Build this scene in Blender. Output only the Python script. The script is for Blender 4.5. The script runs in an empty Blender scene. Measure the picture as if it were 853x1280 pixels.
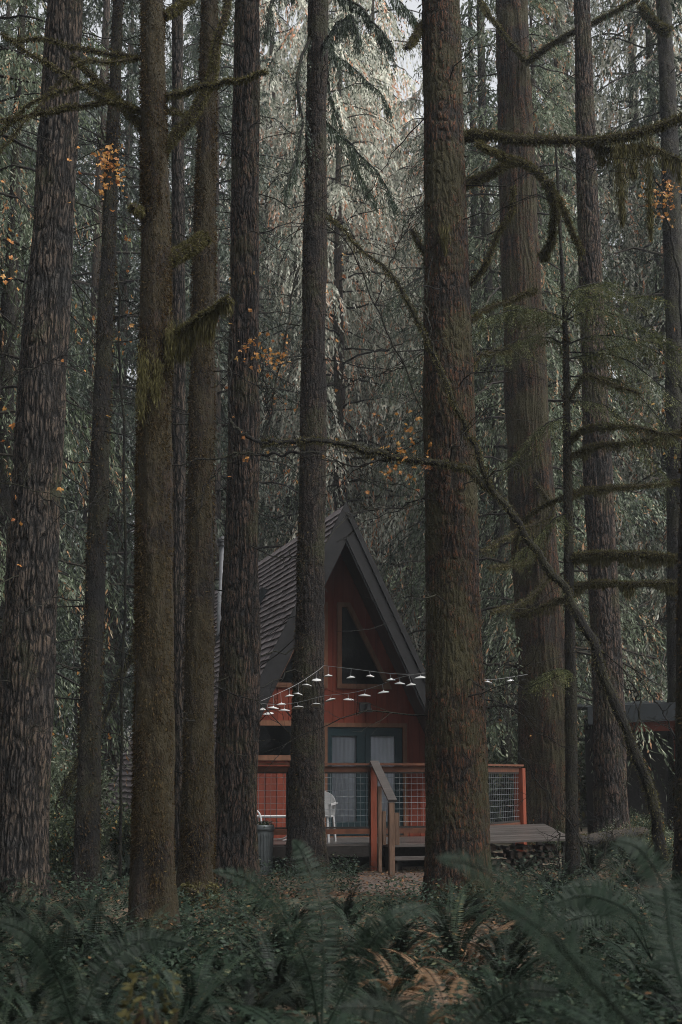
import bpy, math, random
import numpy as np
from math import sin, cos, pi, radians

C = bpy.context.scene.collection
RNG = np.random.default_rng(7)
random.seed(7)

# ------------------------------------------------------------------ camera model
F = 1778.0
PITCH = math.atan(328.0 / F)
EYE = 1.52
def at(px, py, D):
    a = (px - 426.5) / F; b = (640.0 - py) / F
    dy = cos(PITCH) - b * sin(PITCH); dz = sin(PITCH) + b * cos(PITCH)
    t = D / dy
    return np.array([a * t, D, EYE + dz * t])
def ground_px(px, D):            # world x of a picture column at the ground, distance D
    return at(px, 968 + 1808 * EYE / D, D)[0]
def mpp(D): return D / 1808.0     # metres per (full size) picture pixel at distance D

# ------------------------------------------------------------------ noise
def _h(i, j, k):
    n = (i * 73856093) ^ (j * 19349663) ^ (k * 83492791)
    n = (n ^ (n >> 13)) * 1274126177
    n = n & 0x7fffffff
    n = (n ^ (n >> 16)) & 0xffff
    return n / 65535.0
def vnoise(x, y, z):
    x, y, z = np.broadcast_arrays(np.asarray(x, float), np.asarray(y, float), np.asarray(z, float))
    xi = np.floor(x).astype(np.int64); yi = np.floor(y).astype(np.int64); zi = np.floor(z).astype(np.int64)
    xf = x - xi; yf = y - yi; zf = z - zi
    xf = xf * xf * (3 - 2 * xf); yf = yf * yf * (3 - 2 * yf); zf = zf * zf * (3 - 2 * zf)
    def L(a, b, t): return a + (b - a) * t
    c = [[[_h(xi + a, yi + b, zi + d) for d in (0, 1)] for b in (0, 1)] for a in (0, 1)]
    return L(L(L(c[0][0][0], c[1][0][0], xf), L(c[0][1][0], c[1][1][0], xf), yf),
             L(L(c[0][0][1], c[1][0][1], xf), L(c[0][1][1], c[1][1][1], xf), yf), zf)
def fbm(x, y, z, o=3):
    s = 0; a = .5; f = 1.
    for k in range(o):
        s = s + a * vnoise(x * f + 17 * k, y * f + 5 * k, z * f + 11 * k); a *= .5; f *= 2.03
    return s / (1 - .5 ** o)

def gz(x, y):
    x = np.asarray(x, float); y = np.asarray(y, float)
    n = (fbm(x * .35, y * .35, 3.3, 3) - .5) * .22
    near = np.clip((y - 10) / 6, .4, 1)
    cab = np.exp(-((x - .5) ** 2 / 20 + (y - 24) ** 2 / 12))
    n = n * near * (1 - .8 * cab)
    hill = np.clip(y - 44, 0, None) * .02
    return n + hill

# ------------------------------------------------------------------ mesh builder
def nrmz(v):
    v = np.asarray(v, float)
    return v / np.maximum(np.linalg.norm(v, axis=-1, keepdims=True), 1e-9)
class MB:
    def __init__(s): s.v = []; s.q = []; s.t = []; s.a = []; s.n = 0
    def add(s, v, q=None, t=None, tint=0.5):
        v = np.asarray(v, float).reshape(-1, 3)
        if q is not None and len(q): s.q.append(np.asarray(q, np.int64).reshape(-1, 4) + s.n)
        if t is not None and len(t): s.t.append(np.asarray(t, np.int64).reshape(-1, 3) + s.n)
        s.v.append(v)
        s.a.append(np.broadcast_to(np.asarray(tint, float), (len(v),)).copy() if np.ndim(tint) <= 1 else tint)
        s.n += len(v)
    def box(s, x0, x1, y0, y1, z0, z1, tint=.5):
        v = [(x, y, z) for x in (x0, x1) for y in (y0, y1) for z in (z0, z1)]
        s.add(v, [(0, 1, 3, 2), (4, 6, 7, 5), (0, 4, 5, 1), (2, 3, 7, 6), (0, 2, 6, 4), (1, 5, 7, 3)], tint=tint)
    def prism(s, poly, d, tint=.5):
        """poly: list of 3D points (planar), extruded by vector d"""
        p = np.asarray(poly, float); n = len(p); d = np.asarray(d, float)
        v = np.vstack([p, p + d])
        tr = [(0, i + 1, i) for i in range(1, n - 1)] + [(n, n + i, n + i + 1) for i in range(1, n - 1)]
        q = [(i, (i + 1) % n, (i + 1) % n + n, i + n) for i in range(n)]
        s.add(v, q, tr, tint=tint)
    def bar(s, a, b, w, h, up=(0, 0, 1), tint=.5):
        a = np.asarray(a, float); b = np.asarray(b, float); d = nrmz(b - a)
        sd = np.cross(d, up)
        if np.linalg.norm(sd) < 1e-5: sd = np.cross(d, (0, 1, 0))
        sd = nrmz(sd); u = nrmz(np.cross(sd, d))
        v = []
        for p in (a, b):
            for i, j in ((-1, -1), (1, -1), (1, 1), (-1, 1)):
                v.append(p + sd * w / 2 * i + u * h / 2 * j)
        s.add(v, [(0, 1, 5, 4), (1, 2, 6, 5), (2, 3, 7, 6), (3, 0, 4, 7), (3, 2, 1, 0), (4, 5, 6, 7)], tint=tint)
    def tube(s, pts, r, n=6, cap=True, tint=.5):
        P = np.asarray(pts, float); m = len(P)
        r = np.broadcast_to(np.asarray(r, float), (m,))
        T = np.gradient(P, axis=0); T = nrmz(T)
        ref = np.array([0.13, .2, 1.0]) if abs(T[0][2]) < .9 else np.array([1., .1, 0])
        A = nrmz(np.cross(T, ref)); B = nrmz(np.cross(T, A))
        th = np.linspace(0, 2 * pi, n, endpoint=False)
        V = P[:, None] + r[:, None, None] * (np.cos(th)[None, :, None] * A[:, None] + np.sin(th)[None, :, None] * B[:, None])
        i = np.arange(m - 1)[:, None] * n; j = np.arange(n)[None, :]; k = (j + 1) % n
        Q = np.stack([i + j, i + k, i + k + n, i + j + n], -1).reshape(-1, 4)
        tr = []
        V = V.reshape(-1, 3)
        if cap:
            V = np.vstack([V, P[0], P[-1]]); c0 = m * n; c1 = c0 + 1
            tr = [(c0, (x + 1) % n, x) for x in range(n)] + [(c1, (m - 1) * n + x, (m - 1) * n + (x + 1) % n) for x in range(n)]
        s.add(V, Q, tr, tint=tint)
    def lathe(s, prof, n=16, c=(0, 0, 0), tint=.5):
        m = len(prof); th = np.linspace(0, 2 * pi, n, endpoint=False)
        pr = np.asarray(prof, float)
        V = np.stack([pr[:, 0][:, None] * np.cos(th), pr[:, 0][:, None] * np.sin(th), np.repeat(pr[:, 1][:, None], n, 1)], -1) + np.asarray(c)
        i = np.arange(m - 1)[:, None] * n; j = np.arange(n)[None, :]; k = (j + 1) % n
        Q = np.stack([i + j, i + k, i + k + n, i + j + n], -1).reshape(-1, 4)
        s.add(V.reshape(-1, 3), Q, tint=tint)
    def kites(s, P, D, L, W, tint, N=None, mid=.42):
        P = np.asarray(P, float); D = nrmz(D); n = len(P)
        if n == 0: return
        if N is None: N = RNG.normal(size=(n, 3))
        S = nrmz(np.cross(D, N))
        L = np.broadcast_to(L, (n,))[:, None]; W = np.broadcast_to(W, (n,))[:, None]
        V = np.stack([P, P + D * L * mid + S * W / 2, P + D * L, P + D * L * mid - S * W / 2], 1).reshape(-1, 3)
        Q = np.arange(4 * n).reshape(-1, 4)
        s.add(V, Q, tint=np.repeat(np.broadcast_to(tint, (n,)), 4))
    def mesh(s, name, mat=None, smooth=False):
        me = bpy.data.meshes.new(name)
        V = np.vstack(s.v); me.vertices.add(len(V)); me.vertices.foreach_set('co', V.astype(np.float32).ravel())
        Q = np.vstack(s.q) if s.q else np.zeros((0, 4), np.int64)
        T = np.vstack(s.t) if s.t else np.zeros((0, 3), np.int64)
        loops = np.concatenate([Q.ravel(), T.ravel()]).astype(np.int32)
        tot = np.concatenate([np.full(len(Q), 4), np.full(len(T), 3)]).astype(np.int32)
        st = np.concatenate([[0], np.cumsum(tot)[:-1]]).astype(np.int32)
        me.loops.add(len(loops)); me.loops.foreach_set('vertex_index', loops)
        me.polygons.add(len(tot)); me.polygons.foreach_set('loop_start', st); me.polygons.foreach_set('loop_total', tot)
        me.polygons.foreach_set('use_smooth', np.full(len(tot), bool(smooth)))
        at_ = me.attributes.new('tint', 'FLOAT', 'POINT')
        at_.data.foreach_set('value', np.concatenate(s.a).astype(np.float32))
        me.update(calc_edges=True)
        if mat: me.materials.append(mat)
        return me
    def build(s, name, mat, parent=None, smooth=False):
        o = bpy.data.objects.new(name, s.mesh(name, mat, smooth)); C.objects.link(o)
        if parent: o.parent = parent
        return o

def tag(o, label=None, cat=None, group=None, kind=None):
    if label: o['label'] = label
    if cat: o['category'] = cat
    if group: o['group'] = group
    if kind: o['kind'] = kind
    return o
def empty(name, loc=(0, 0, 0), rz=0, label=None, cat=None, group=None):
    o = bpy.data.objects.new(name, None); C.objects.link(o)
    o.location = tuple(float(q) for q in loc); o.rotation_euler = (0, 0, rz); o.empty_display_size = .2
    return tag(o, label, cat, group)
def dup(root, loc, rz, sc, label=None, group=None):
    r = root.copy(); C.objects.link(r); r.location = tuple(float(q) for q in loc); r.rotation_euler = (0, 0, rz)
    r.scale = (sc, sc, sc) if np.ndim(sc) == 0 else sc
    if label: r['label'] = label
    if group: r['group'] = group
    for ch in list(root.children):
        c = ch.copy(); C.objects.link(c); c.parent = r
    return r

# ------------------------------------------------------------------ materials
def newmat(name):
    m = bpy.data.materials.new(name); m.use_nodes = True
    nt = m.node_tree; nt.nodes.clear()
    return m, nt
def N(nt, t, **kw):
    n = nt.nodes.new(t)
    for k, v in kw.items():
        if k.startswith('i_'):
            key = k[2:]
            n.inputs[int(key) if key.isdigit() else key.replace('_', ' ')].default_value = v
        else: setattr(n, k, v)
    return n
def ramp(nt, stops):
    r = nt.nodes.new('ShaderNodeValToRGB'); e = r.color_ramp.elements
    while len(e) < len(stops): e.new(.5)
    for k, (p, c) in enumerate(stops):
        e[k].position = p; e[k].color = (*c, 1)
    return r
def foliage_mat(name, stops, rough=.55, trans=.3, var=.35, spec=.35):
    m, nt = newmat(name); L = nt.links.new
    a = N(nt, 'ShaderNodeAttribute', attribute_name='tint')
    r = ramp(nt, stops); L(a.outputs['Fac'], r.inputs[0])
    oi = N(nt, 'ShaderNodeObjectInfo')
    mr = N(nt, 'ShaderNodeMapRange'); mr.inputs[3].default_value = 1 - var; mr.inputs[4].default_value = 1 + var
    L(oi.outputs['Random'], mr.inputs[0])
    hs = N(nt, 'ShaderNodeHueSaturation'); L(r.outputs[0], hs.inputs['Color']); L(mr.outputs[0], hs.inputs['Value'])
    p = N(nt, 'ShaderNodeBsdfPrincipled', i_Roughness=rough); p.inputs['Specular IOR Level'].default_value = spec
    L(hs.outputs[0], p.inputs['Base Color'])
    out = N(nt, 'ShaderNodeOutputMaterial')
    if trans > 0:
        t = N(nt, 'ShaderNodeBsdfTranslucent'); L(hs.outputs[0], t.inputs[0])
        mx = N(nt, 'ShaderNodeMixShader'); mx.inputs[0].default_value = trans
        L(p.outputs[0], mx.inputs[1]); L(t.outputs[0], mx.inputs[2]); L(mx.outputs[0], out.inputs[0])
    else: L(p.outputs[0], out.inputs[0])
    return m
def bark_mat(name, furrow, ridge, moss, moss_amt=.3, sc=1.0, rough=.9, crack=24., cz=.22, tm=None):
    """tint attribute carries plate height (0 furrow .. 1 ridge)"""
    m, nt = newmat(name); L = nt.links.new
    tc = N(nt, 'ShaderNodeTexCoord')
    nw = N(nt, 'ShaderNodeTexNoise', i_Scale=5.0, i_Detail=3.0); L(tc.outputs['Object'], nw.inputs['Vector'])
    va = N(nt, 'ShaderNodeVectorMath', operation='MULTIPLY_ADD'); L(nw.outputs['Color'], va.inputs[0]); va.inputs[1].default_value = (.09, .09, .09); L(tc.outputs['Object'], va.inputs[2])
    mp = N(nt, 'ShaderNodeMapping'); mp.inputs['Scale'].default_value = (1, 1, cz); L(va.outputs[0], mp.inputs[0])
    n1 = N(nt, 'ShaderNodeTexNoise', i_Scale=46 * sc, i_Detail=7.0, i_Roughness=.7); L(mp.outputs[0], n1.inputs['Vector'])
    vo = N(nt, 'ShaderNodeTexVoronoi', feature='DISTANCE_TO_EDGE', i_Scale=crack); L(mp.outputs[0], vo.inputs['Vector'])
    cr = N(nt, 'ShaderNodeMapRange'); cr.inputs[2].default_value = .16; L(vo.outputs['Distance'], cr.inputs[0])
    n2 = N(nt, 'ShaderNodeTexNoise', i_Scale=1.7, i_Detail=4.0); L(tc.outputs['Object'], n2.inputs['Vector'])
    n3 = N(nt, 'ShaderNodeTexNoise', i_Scale=34.0, i_Detail=5.0, i_Roughness=.75); L(tc.outputs['Object'], n3.inputs['Vector'])
    a = N(nt, 'ShaderNodeAttribute', attribute_name='tint')
    h1 = N(nt, 'ShaderNodeMath', operation='MULTIPLY'); L(a.outputs['Fac'], h1.inputs[0]); L(cr.outputs[0], h1.inputs[1])
    ad = N(nt, 'ShaderNodeMath', operation='MULTIPLY_ADD'); L(n1.outputs['Fac'], ad.inputs[0]); ad.inputs[1].default_value = 1.5
    sb = N(nt, 'ShaderNodeMath', operation='MULTIPLY_ADD'); L(h1.outputs[0], sb.inputs[0]); sb.inputs[1].default_value = .75; sb.inputs[2].default_value = -.68
    L(sb.outputs[0], ad.inputs[2])
    r = ramp(nt, [(.18, furrow), (.48, tuple(f * .65 + g * .35 for f, g in zip(furrow, ridge))), (.78, tuple(1.1 * g for g in ridge))])
    L(ad.outputs[0], r.inputs[0])
    r2 = ramp(nt, [(.3, (.50, .55, .58)), (.7, tm or (1.6, 1.25, .95))]); L(n2.outputs['Fac'], r2.inputs[0])
    mul = N(nt, 'ShaderNodeMix', data_type='RGBA', blend_type='MULTIPLY'); mul.inputs[0].default_value = 1
    L(r.outputs[0], mul.inputs[6]); L(r2.outputs[0], mul.inputs[7])
    # moss patches: coarse and fine noise together
    ms = N(nt, 'ShaderNodeMath', operation='MULTIPLY_ADD'); L(n3.outputs['Fac'], ms.inputs[0]); ms.inputs[1].default_value = .8; L(n2.outputs['Fac'], ms.inputs[2])
    md = N(nt, 'ShaderNodeMath', operation='DIVIDE'); L(ms.outputs[0], md.inputs[0]); md.inputs[1].default_value = 1.8
    c0 = .62 - .22 * moss_amt
    r3 = ramp(nt, [(c0 - .035, (0, 0, 0)), (c0 + .035, (1, 1, 1))]); L(md.outputs[0], r3.inputs[0])
    m4 = N(nt, 'ShaderNodeMix', data_type='RGBA'); m4.inputs[6].default_value = (*[q * .35 for q in moss], 1); m4.inputs[7].default_value = (*[q * 1.5 for q in moss], 1); L(n1.outputs['Fac'], m4.inputs[0])
    mx = N(nt, 'ShaderNodeMix', data_type='RGBA'); L(r3.outputs[0], mx.inputs[0]); L(mul.outputs[2], mx.inputs[6]); L(m4.outputs[2], mx.inputs[7])
    bp = N(nt, 'ShaderNodeBump', i_Strength=1., i_Distance=.03); L(ad.outputs[0], bp.inputs['Height'])
    bp2 = N(nt, 'ShaderNodeBump', i_Strength=.8, i_Distance=.02); L(n3.outputs['Fac'], bp2.inputs['Height']); L(bp.outputs[0], bp2.inputs['Normal'])
    p = N(nt, 'ShaderNodeBsdfPrincipled', i_Roughness=rough); p.inputs['Specular IOR Level'].default_value = .25
    L(mx.outputs[2], p.inputs['Base Color']); L(bp2.outputs[0], p.inputs['Normal'])
    out = N(nt, 'ShaderNodeOutputMaterial'); L(p.outputs[0], out.inputs[0])
    return m
def plain(name, col, rough=.6, nsc=12., nv=.25, bump=.2, metal=0, stretch=(1, 1, 1), spec=.5, tintv=0.0):
    m, nt = newmat(name); L = nt.links.new
    tc = N(nt, 'ShaderNodeTexCoord'); mp = N(nt, 'ShaderNodeMapping'); mp.inputs['Scale'].default_value = stretch
    L(tc.outputs['Object'], mp.inputs[0])
    n = N(nt, 'ShaderNodeTexNoise', i_Scale=nsc, i_Detail=6.0, i_Roughness=.6); L(mp.outputs[0], n.inputs['Vector'])
    lo = tuple(max(0, c * (1 - nv)) for c in col); hi = tuple(min(1, c * (1 + nv)) for c in col)
    r = ramp(nt, [(.3, lo), (.7, hi)]); L(n.outputs['Fac'], r.inputs[0])
    c = r.outputs[0]
    if tintv:
        a = N(nt, 'ShaderNodeAttribute', attribute_name='tint')
        mr = N(nt, 'ShaderNodeMapRange'); mr.inputs[3].default_value = 1 - tintv; mr.inputs[4].default_value = 1 + tintv
        L(a.outputs['Fac'], mr.inputs[0])
        hs = N(nt, 'ShaderNodeHueSaturation'); L(c, hs.inputs['Color']); L(mr.outputs[0], hs.inputs['Value']); c = hs.outputs[0]
    p = N(nt, 'ShaderNodeBsdfPrincipled', i_Roughness=rough, i_Metallic=metal); p.inputs['Specular IOR Level'].default_value = spec
    L(c, p.inputs['Base Color'])
    if bump:
        b = N(nt, 'ShaderNodeBump', i_Strength=bump, i_Distance=.01); L(n.outputs['Fac'], b.inputs['Height']); L(b.outputs[0], p.inputs['Normal'])
    out = N(nt, 'ShaderNodeOutputMaterial'); L(p.outputs[0], out.inputs[0])
    return m

M = {}
M['bark_grey'] = bark_mat('bark_grey', (.004, .004, .004), (0.060, 0.053, 0.048), (.03, .032, .016), .15, crack=20, cz=.18)
M['bark_dark'] = bark_mat('bark_dark', (.003, .003, .003), (0.0255, 0.0203, 0.0165), (.018, .018, .008), .45, crack=30, cz=.3)
M['bark_moss'] = bark_mat('bark_moss', (.004, .003, .002), (0.0315, 0.0188, 0.0105), (.024, .018, .006), .7, crack=32, cz=.3, tm=(2.1, 1.3, .8))
M['bark_red'] = bark_mat('bark_red', (.003, .003, .003), (0.0525, 0.0375, 0.0300), (.030, .028, .013), .3, crack=22, cz=.22)
M['bark_fine'] = bark_mat('bark_fine', (.004, .003, .003), (0.0465, 0.0345, 0.0277), (.026, .026, .011), .35, sc=1.3, crack=40, cz=.4)
M['bark_cedar'] = bark_mat('bark_cedar', (.003, .003, .002), (0.0595, 0.0314, 0.0161), (.030, .026, .009), .55, crack=32, cz=.22, tm=(2.5, 1.35, .70))
M['bark_far'] = bark_mat('bark_far', (.012, .010, .009), (.055, .044, .038), (.03, .03, .018), .3, crack=14)
M['moss'] = foliage_mat('moss', [(0, (.02, .018, .007)), (.5, (.062, .056, .022)), (1, (.12, .11, .045))], .9, .25, .1, .1)
M['moss_brown'] = foliage_mat('moss_brown', [(0, (.010, .006, .003)), (.6, (.042, .027, .010)), (1, (.085, .060, .020))], .9, .2, .1, .1)
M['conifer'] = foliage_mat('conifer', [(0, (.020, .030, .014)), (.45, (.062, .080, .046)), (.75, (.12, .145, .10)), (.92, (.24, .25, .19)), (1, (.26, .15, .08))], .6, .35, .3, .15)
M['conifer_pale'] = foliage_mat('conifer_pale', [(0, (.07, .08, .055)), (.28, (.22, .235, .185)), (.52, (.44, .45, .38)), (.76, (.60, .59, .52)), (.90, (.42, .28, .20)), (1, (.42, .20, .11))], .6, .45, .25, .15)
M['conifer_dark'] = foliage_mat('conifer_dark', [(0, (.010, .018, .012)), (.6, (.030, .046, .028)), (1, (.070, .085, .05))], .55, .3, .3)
M['yew'] = foliage_mat('yew', [(0, (.020, .026, .009)), (.6, (.062, .070, .026)), (1, (.13, .13, .055))], .6, .35, .2, .15)
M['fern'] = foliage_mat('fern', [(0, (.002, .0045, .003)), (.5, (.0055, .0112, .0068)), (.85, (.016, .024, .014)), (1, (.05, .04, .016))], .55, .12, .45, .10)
M['fern_dead'] = foliage_mat('fern_dead', [(0, (.026, .013, .006)), (.5, (.065, .034, .016)), (1, (.13, .08, .04))], .7, .3, .3)
M['shrub'] = foliage_mat('shrub', [(0, (.012, .020, .010)), (.6, (.040, .056, .030)), (.88, (.12, .14, .08)), (.95, (.30, .25, .08)), (1, (.28, .12, .04))], .5, .3, .3, .2)
M['cover'] = foliage_mat('cover', [(0, (.004, .010, .006)), (.55, (.013, .024, .015)), (.85, (.034, .050, .03)), (.95, (.085, .085, .045)), (1, (.10, .05, .02))], .55, .25, .1, .12)
M['litter'] = foliage_mat('litter', [(0, (.018, .010, .006)), (.4, (.055, .029, .016)), (.75, (.13, .07, .038)), (.92, (.25, .13, .055)), (1, (.28, .20, .14))], .7, .1, .0, .12)
M['autumn'] = foliage_mat('autumn', [(0, (.22, .075, .02)), (.5, (.38, .18, .045)), (1, (.50, .33, .12))], .55, .4, .15)
M['siding'] = plain('siding', (0.115, 0.023, 0.0115), .7, 9, .28, .3, stretch=(1, 1, .12), tintv=.12, spec=0.2)
M['trim'] = plain('trim', (0.1088, 0.0503, 0.0286), .65, 14, .3, .2, stretch=(1, 1, .3), tintv=.15, spec=0.2)
M['redwood'] = plain('redwood', (0.0713, 0.0270, 0.0142), .6, 18, .4, .3, stretch=(.3, 1, .3), tintv=.25, spec=0.2)
M['redpost'] = plain('redpost', (0.1170, 0.0270, 0.0126), .6, 16, .3, .2, stretch=(1, 1, .2), tintv=.15, spec=0.2)
M['oldwood'] = plain('oldwood', (0.0800, 0.0480, 0.0320), .75, 24, .45, .4, stretch=(1, 1, .15), tintv=.2, spec=0.2)
M['fascia'] = plain('fascia', (0.0112, 0.0112, 0.0120), .8, 8, .3, .2, stretch=(1, 1, 1), tintv=.1, spec=.15)
M['soffit'] = plain('soffit', (0.0350, 0.0175, 0.0150), .8, 8, .3, .2, spec=0.2)
M['shingle'] = plain('shingle', (0.1332, 0.1152, 0.1188), .85, 60, .35, .5, tintv=.3, spec=0.2)
M['deckwood'] = plain('deckwood', (0.0527, 0.0465, 0.0434), .32, 30, .4, .3, stretch=(.1, 1, 1), tintv=.25, spec=0.2)
M['darkwood'] = plain('darkwood', (0.0150, 0.0125, 0.0110), .8, 20, .4, .3, spec=0.2)
M['frame_teal'] = plain('frame_teal', (0.0059, 0.0176, 0.0218), .5, 20, .15, .05, spec=0.2)
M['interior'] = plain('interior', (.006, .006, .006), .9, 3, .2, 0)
M['curtain'] = plain('curtain', (0.58, 0.58, 0.63), .9, 6, .12, .1, stretch=(1, 1, .1), spec=0.2)
M['white'] = plain('white_paint', (.30, .30, .30), .45, 20, .08, .05)
M['shade_white'] = plain('shade_white', (.40, .40, .40), .4, 20, .06, .0)
M['black'] = plain('black_metal', (.02, .02, .022), .5, 20, .2, .05)
M['wire'] = plain('wire', (.16, .16, .16), .6, 20, .2, 0)
M['mesh'] = plain('wire_mesh', (.22, .24, .25), .45, 20, .2, 0, metal=.7)
M['steel'] = plain('galvanised', (0.0720, 0.0810, 0.0840), .45, 10, .25, .1, metal=.5, spec=0.2)
M['pipe'] = plain('flue_pipe', (0.1360, 0.1400, 0.1480), .5, 10, .2, .1, metal=.2, spec=0.2)
M['log_end'] = plain('log_wood', (0.0455, 0.0336, 0.0266), .85, 30, .5, .5, tintv=.6, spec=0.2)
M['tarroof'] = plain('tar_roof', (.006, .008, .0095), .8, 10, .3, .2, spec=.15)
M['cane'] = plain('cane', (.7, .7, .7), .4, 20, .1, 0)

def glass_mat():
    m, nt = newmat('window_glass'); L = nt.links.new
    t = N(nt, 'ShaderNodeBsdfTransparent'); t.inputs[0].default_value = (.86, .9, .92, 1)
    g = N(nt, 'ShaderNodeBsdfGlossy', i_Roughness=.03); g.inputs[0].default_value = (.35, .38, .40, 1)
    fr = N(nt, 'ShaderNodeFresnel', i_IOR=1.5)
    mx = N(nt, 'ShaderNodeMixShader'); L(fr.outputs[0], mx.inputs[0]); L(t.outputs[0], mx.inputs[1]); L(g.outputs[0], mx.inputs[2])
    o = N(nt, 'ShaderNodeOutputMaterial'); L(mx.outputs[0], o.inputs[0])
    return m
M['glass'] = glass_mat()

def ground_mat():
    m, nt = newmat('forest_floor'); L = nt.links.new
    tc = N(nt, 'ShaderNodeTexCoord')
    v = N(nt, 'ShaderNodeTexVoronoi', i_Scale=22.0); L(tc.outputs['Object'], v.inputs['Vector'])
    n = N(nt, 'ShaderNodeTexNoise', i_Scale=1.2, i_Detail=6.0); L(tc.outputs['Object'], n.inputs['Vector'])
    n2 = N(nt, 'ShaderNodeTexNoise', i_Scale=45.0, i_Detail=5.0); L(tc.outputs['Object'], n2.inputs['Vector'])
    r = ramp(nt, [(0, (.02, .013, .009)), (.4, (.055, .034, .02)), (.75, (.10, .06, .034)), (1, (.16, .11, .07))])
    sep = N(nt, 'ShaderNodeSeparateColor'); L(v.outputs['Color'], sep.inputs[0]); L(sep.outputs[0], r.inputs[0])
    r2 = ramp(nt, [(.42, (0, 0, 0)), (.6, (1, 1, 1))]); L(n.outputs['Fac'], r2.inputs[0])
    mx = N(nt, 'ShaderNodeMix', data_type='RGBA'); L(r2.outputs[0], mx.inputs[0]); L(r.outputs[0], mx.inputs[6]); mx.inputs[7].default_value = (.022, .030, .014, 1)
    b = N(nt, 'ShaderNodeBump', i_Strength=1.0, i_Distance=.03); L(n2.outputs['Fac'], b.inputs['Height'])
    p = N(nt, 'ShaderNodeBsdfPrincipled', i_Roughness=.9); L(mx.outputs[2], p.inputs['Base Color']); L(b.outputs[0], p.inputs['Normal'])
    o = N(nt, 'ShaderNodeOutputMaterial'); L(p.outputs[0], o.inputs[0])
    return m
M['ground'] = ground_mat()
M['path'] = plain('path_mat', (.05, .036, .028), .9, 60, .6, .8)

# ------------------------------------------------------------------ ground and path
def grid_sheet(xs, ys, zf, name, mat):
    X, Y = np.meshgrid(xs, ys); Z = zf(X, Y); mb = MB()
    n, m_ = X.shape
    i = np.arange(n - 1)[:, None] * m_; j = np.arange(m_ - 1)[None, :]
    mb.add(np.stack([X, Y, Z], -1).reshape(-1, 3), np.stack([i + j, i + j + 1, i + j + m_ + 1, i + j + m_], -1).reshape(-1, 4))
    return mb.build(name, mat, smooth=True)
ax = np.concatenate([np.linspace(-88, -12, 50), np.linspace(-11.7, 11.7, 120), np.linspace(12, 88, 50)])
ay = np.concatenate([np.linspace(-33, 4, 30), np.linspace(4.3, 34, 140), np.linspace(34.6, 118, 90)])
tag(grid_sheet(ax, ay, gz, 'ground', M['ground']), 'leaf covered forest floor under the trees and the cabin', 'ground', kind='structure')
def path_sheet():
    mb = MB(); pts = []
    for k in range(25):
        t = k / 24; y = 18.6 + t * 4.4
        xc = .95 + .15 * sin(t * 5) ; w = .75 + .25 * sin(t * 3 + 1)
        for q in np.linspace(-1, 1, 9):
            x = xc + q * w * (1 + .1 * sin(k * 1.7)); pts.append((x, y, float(gz(x, y)) + .006))
    Q = [(a * 9 + b, a * 9 + b + 1, a * 9 + b + 10, a * 9 + b + 9) for a in range(24) for b in range(8)]
    mb.add(pts, Q); return mb.build('path', M['path'], smooth=True)
tag(path_sheet(), 'leaf strewn gravel path in front of the porch steps', 'path', kind='structure')

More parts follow.
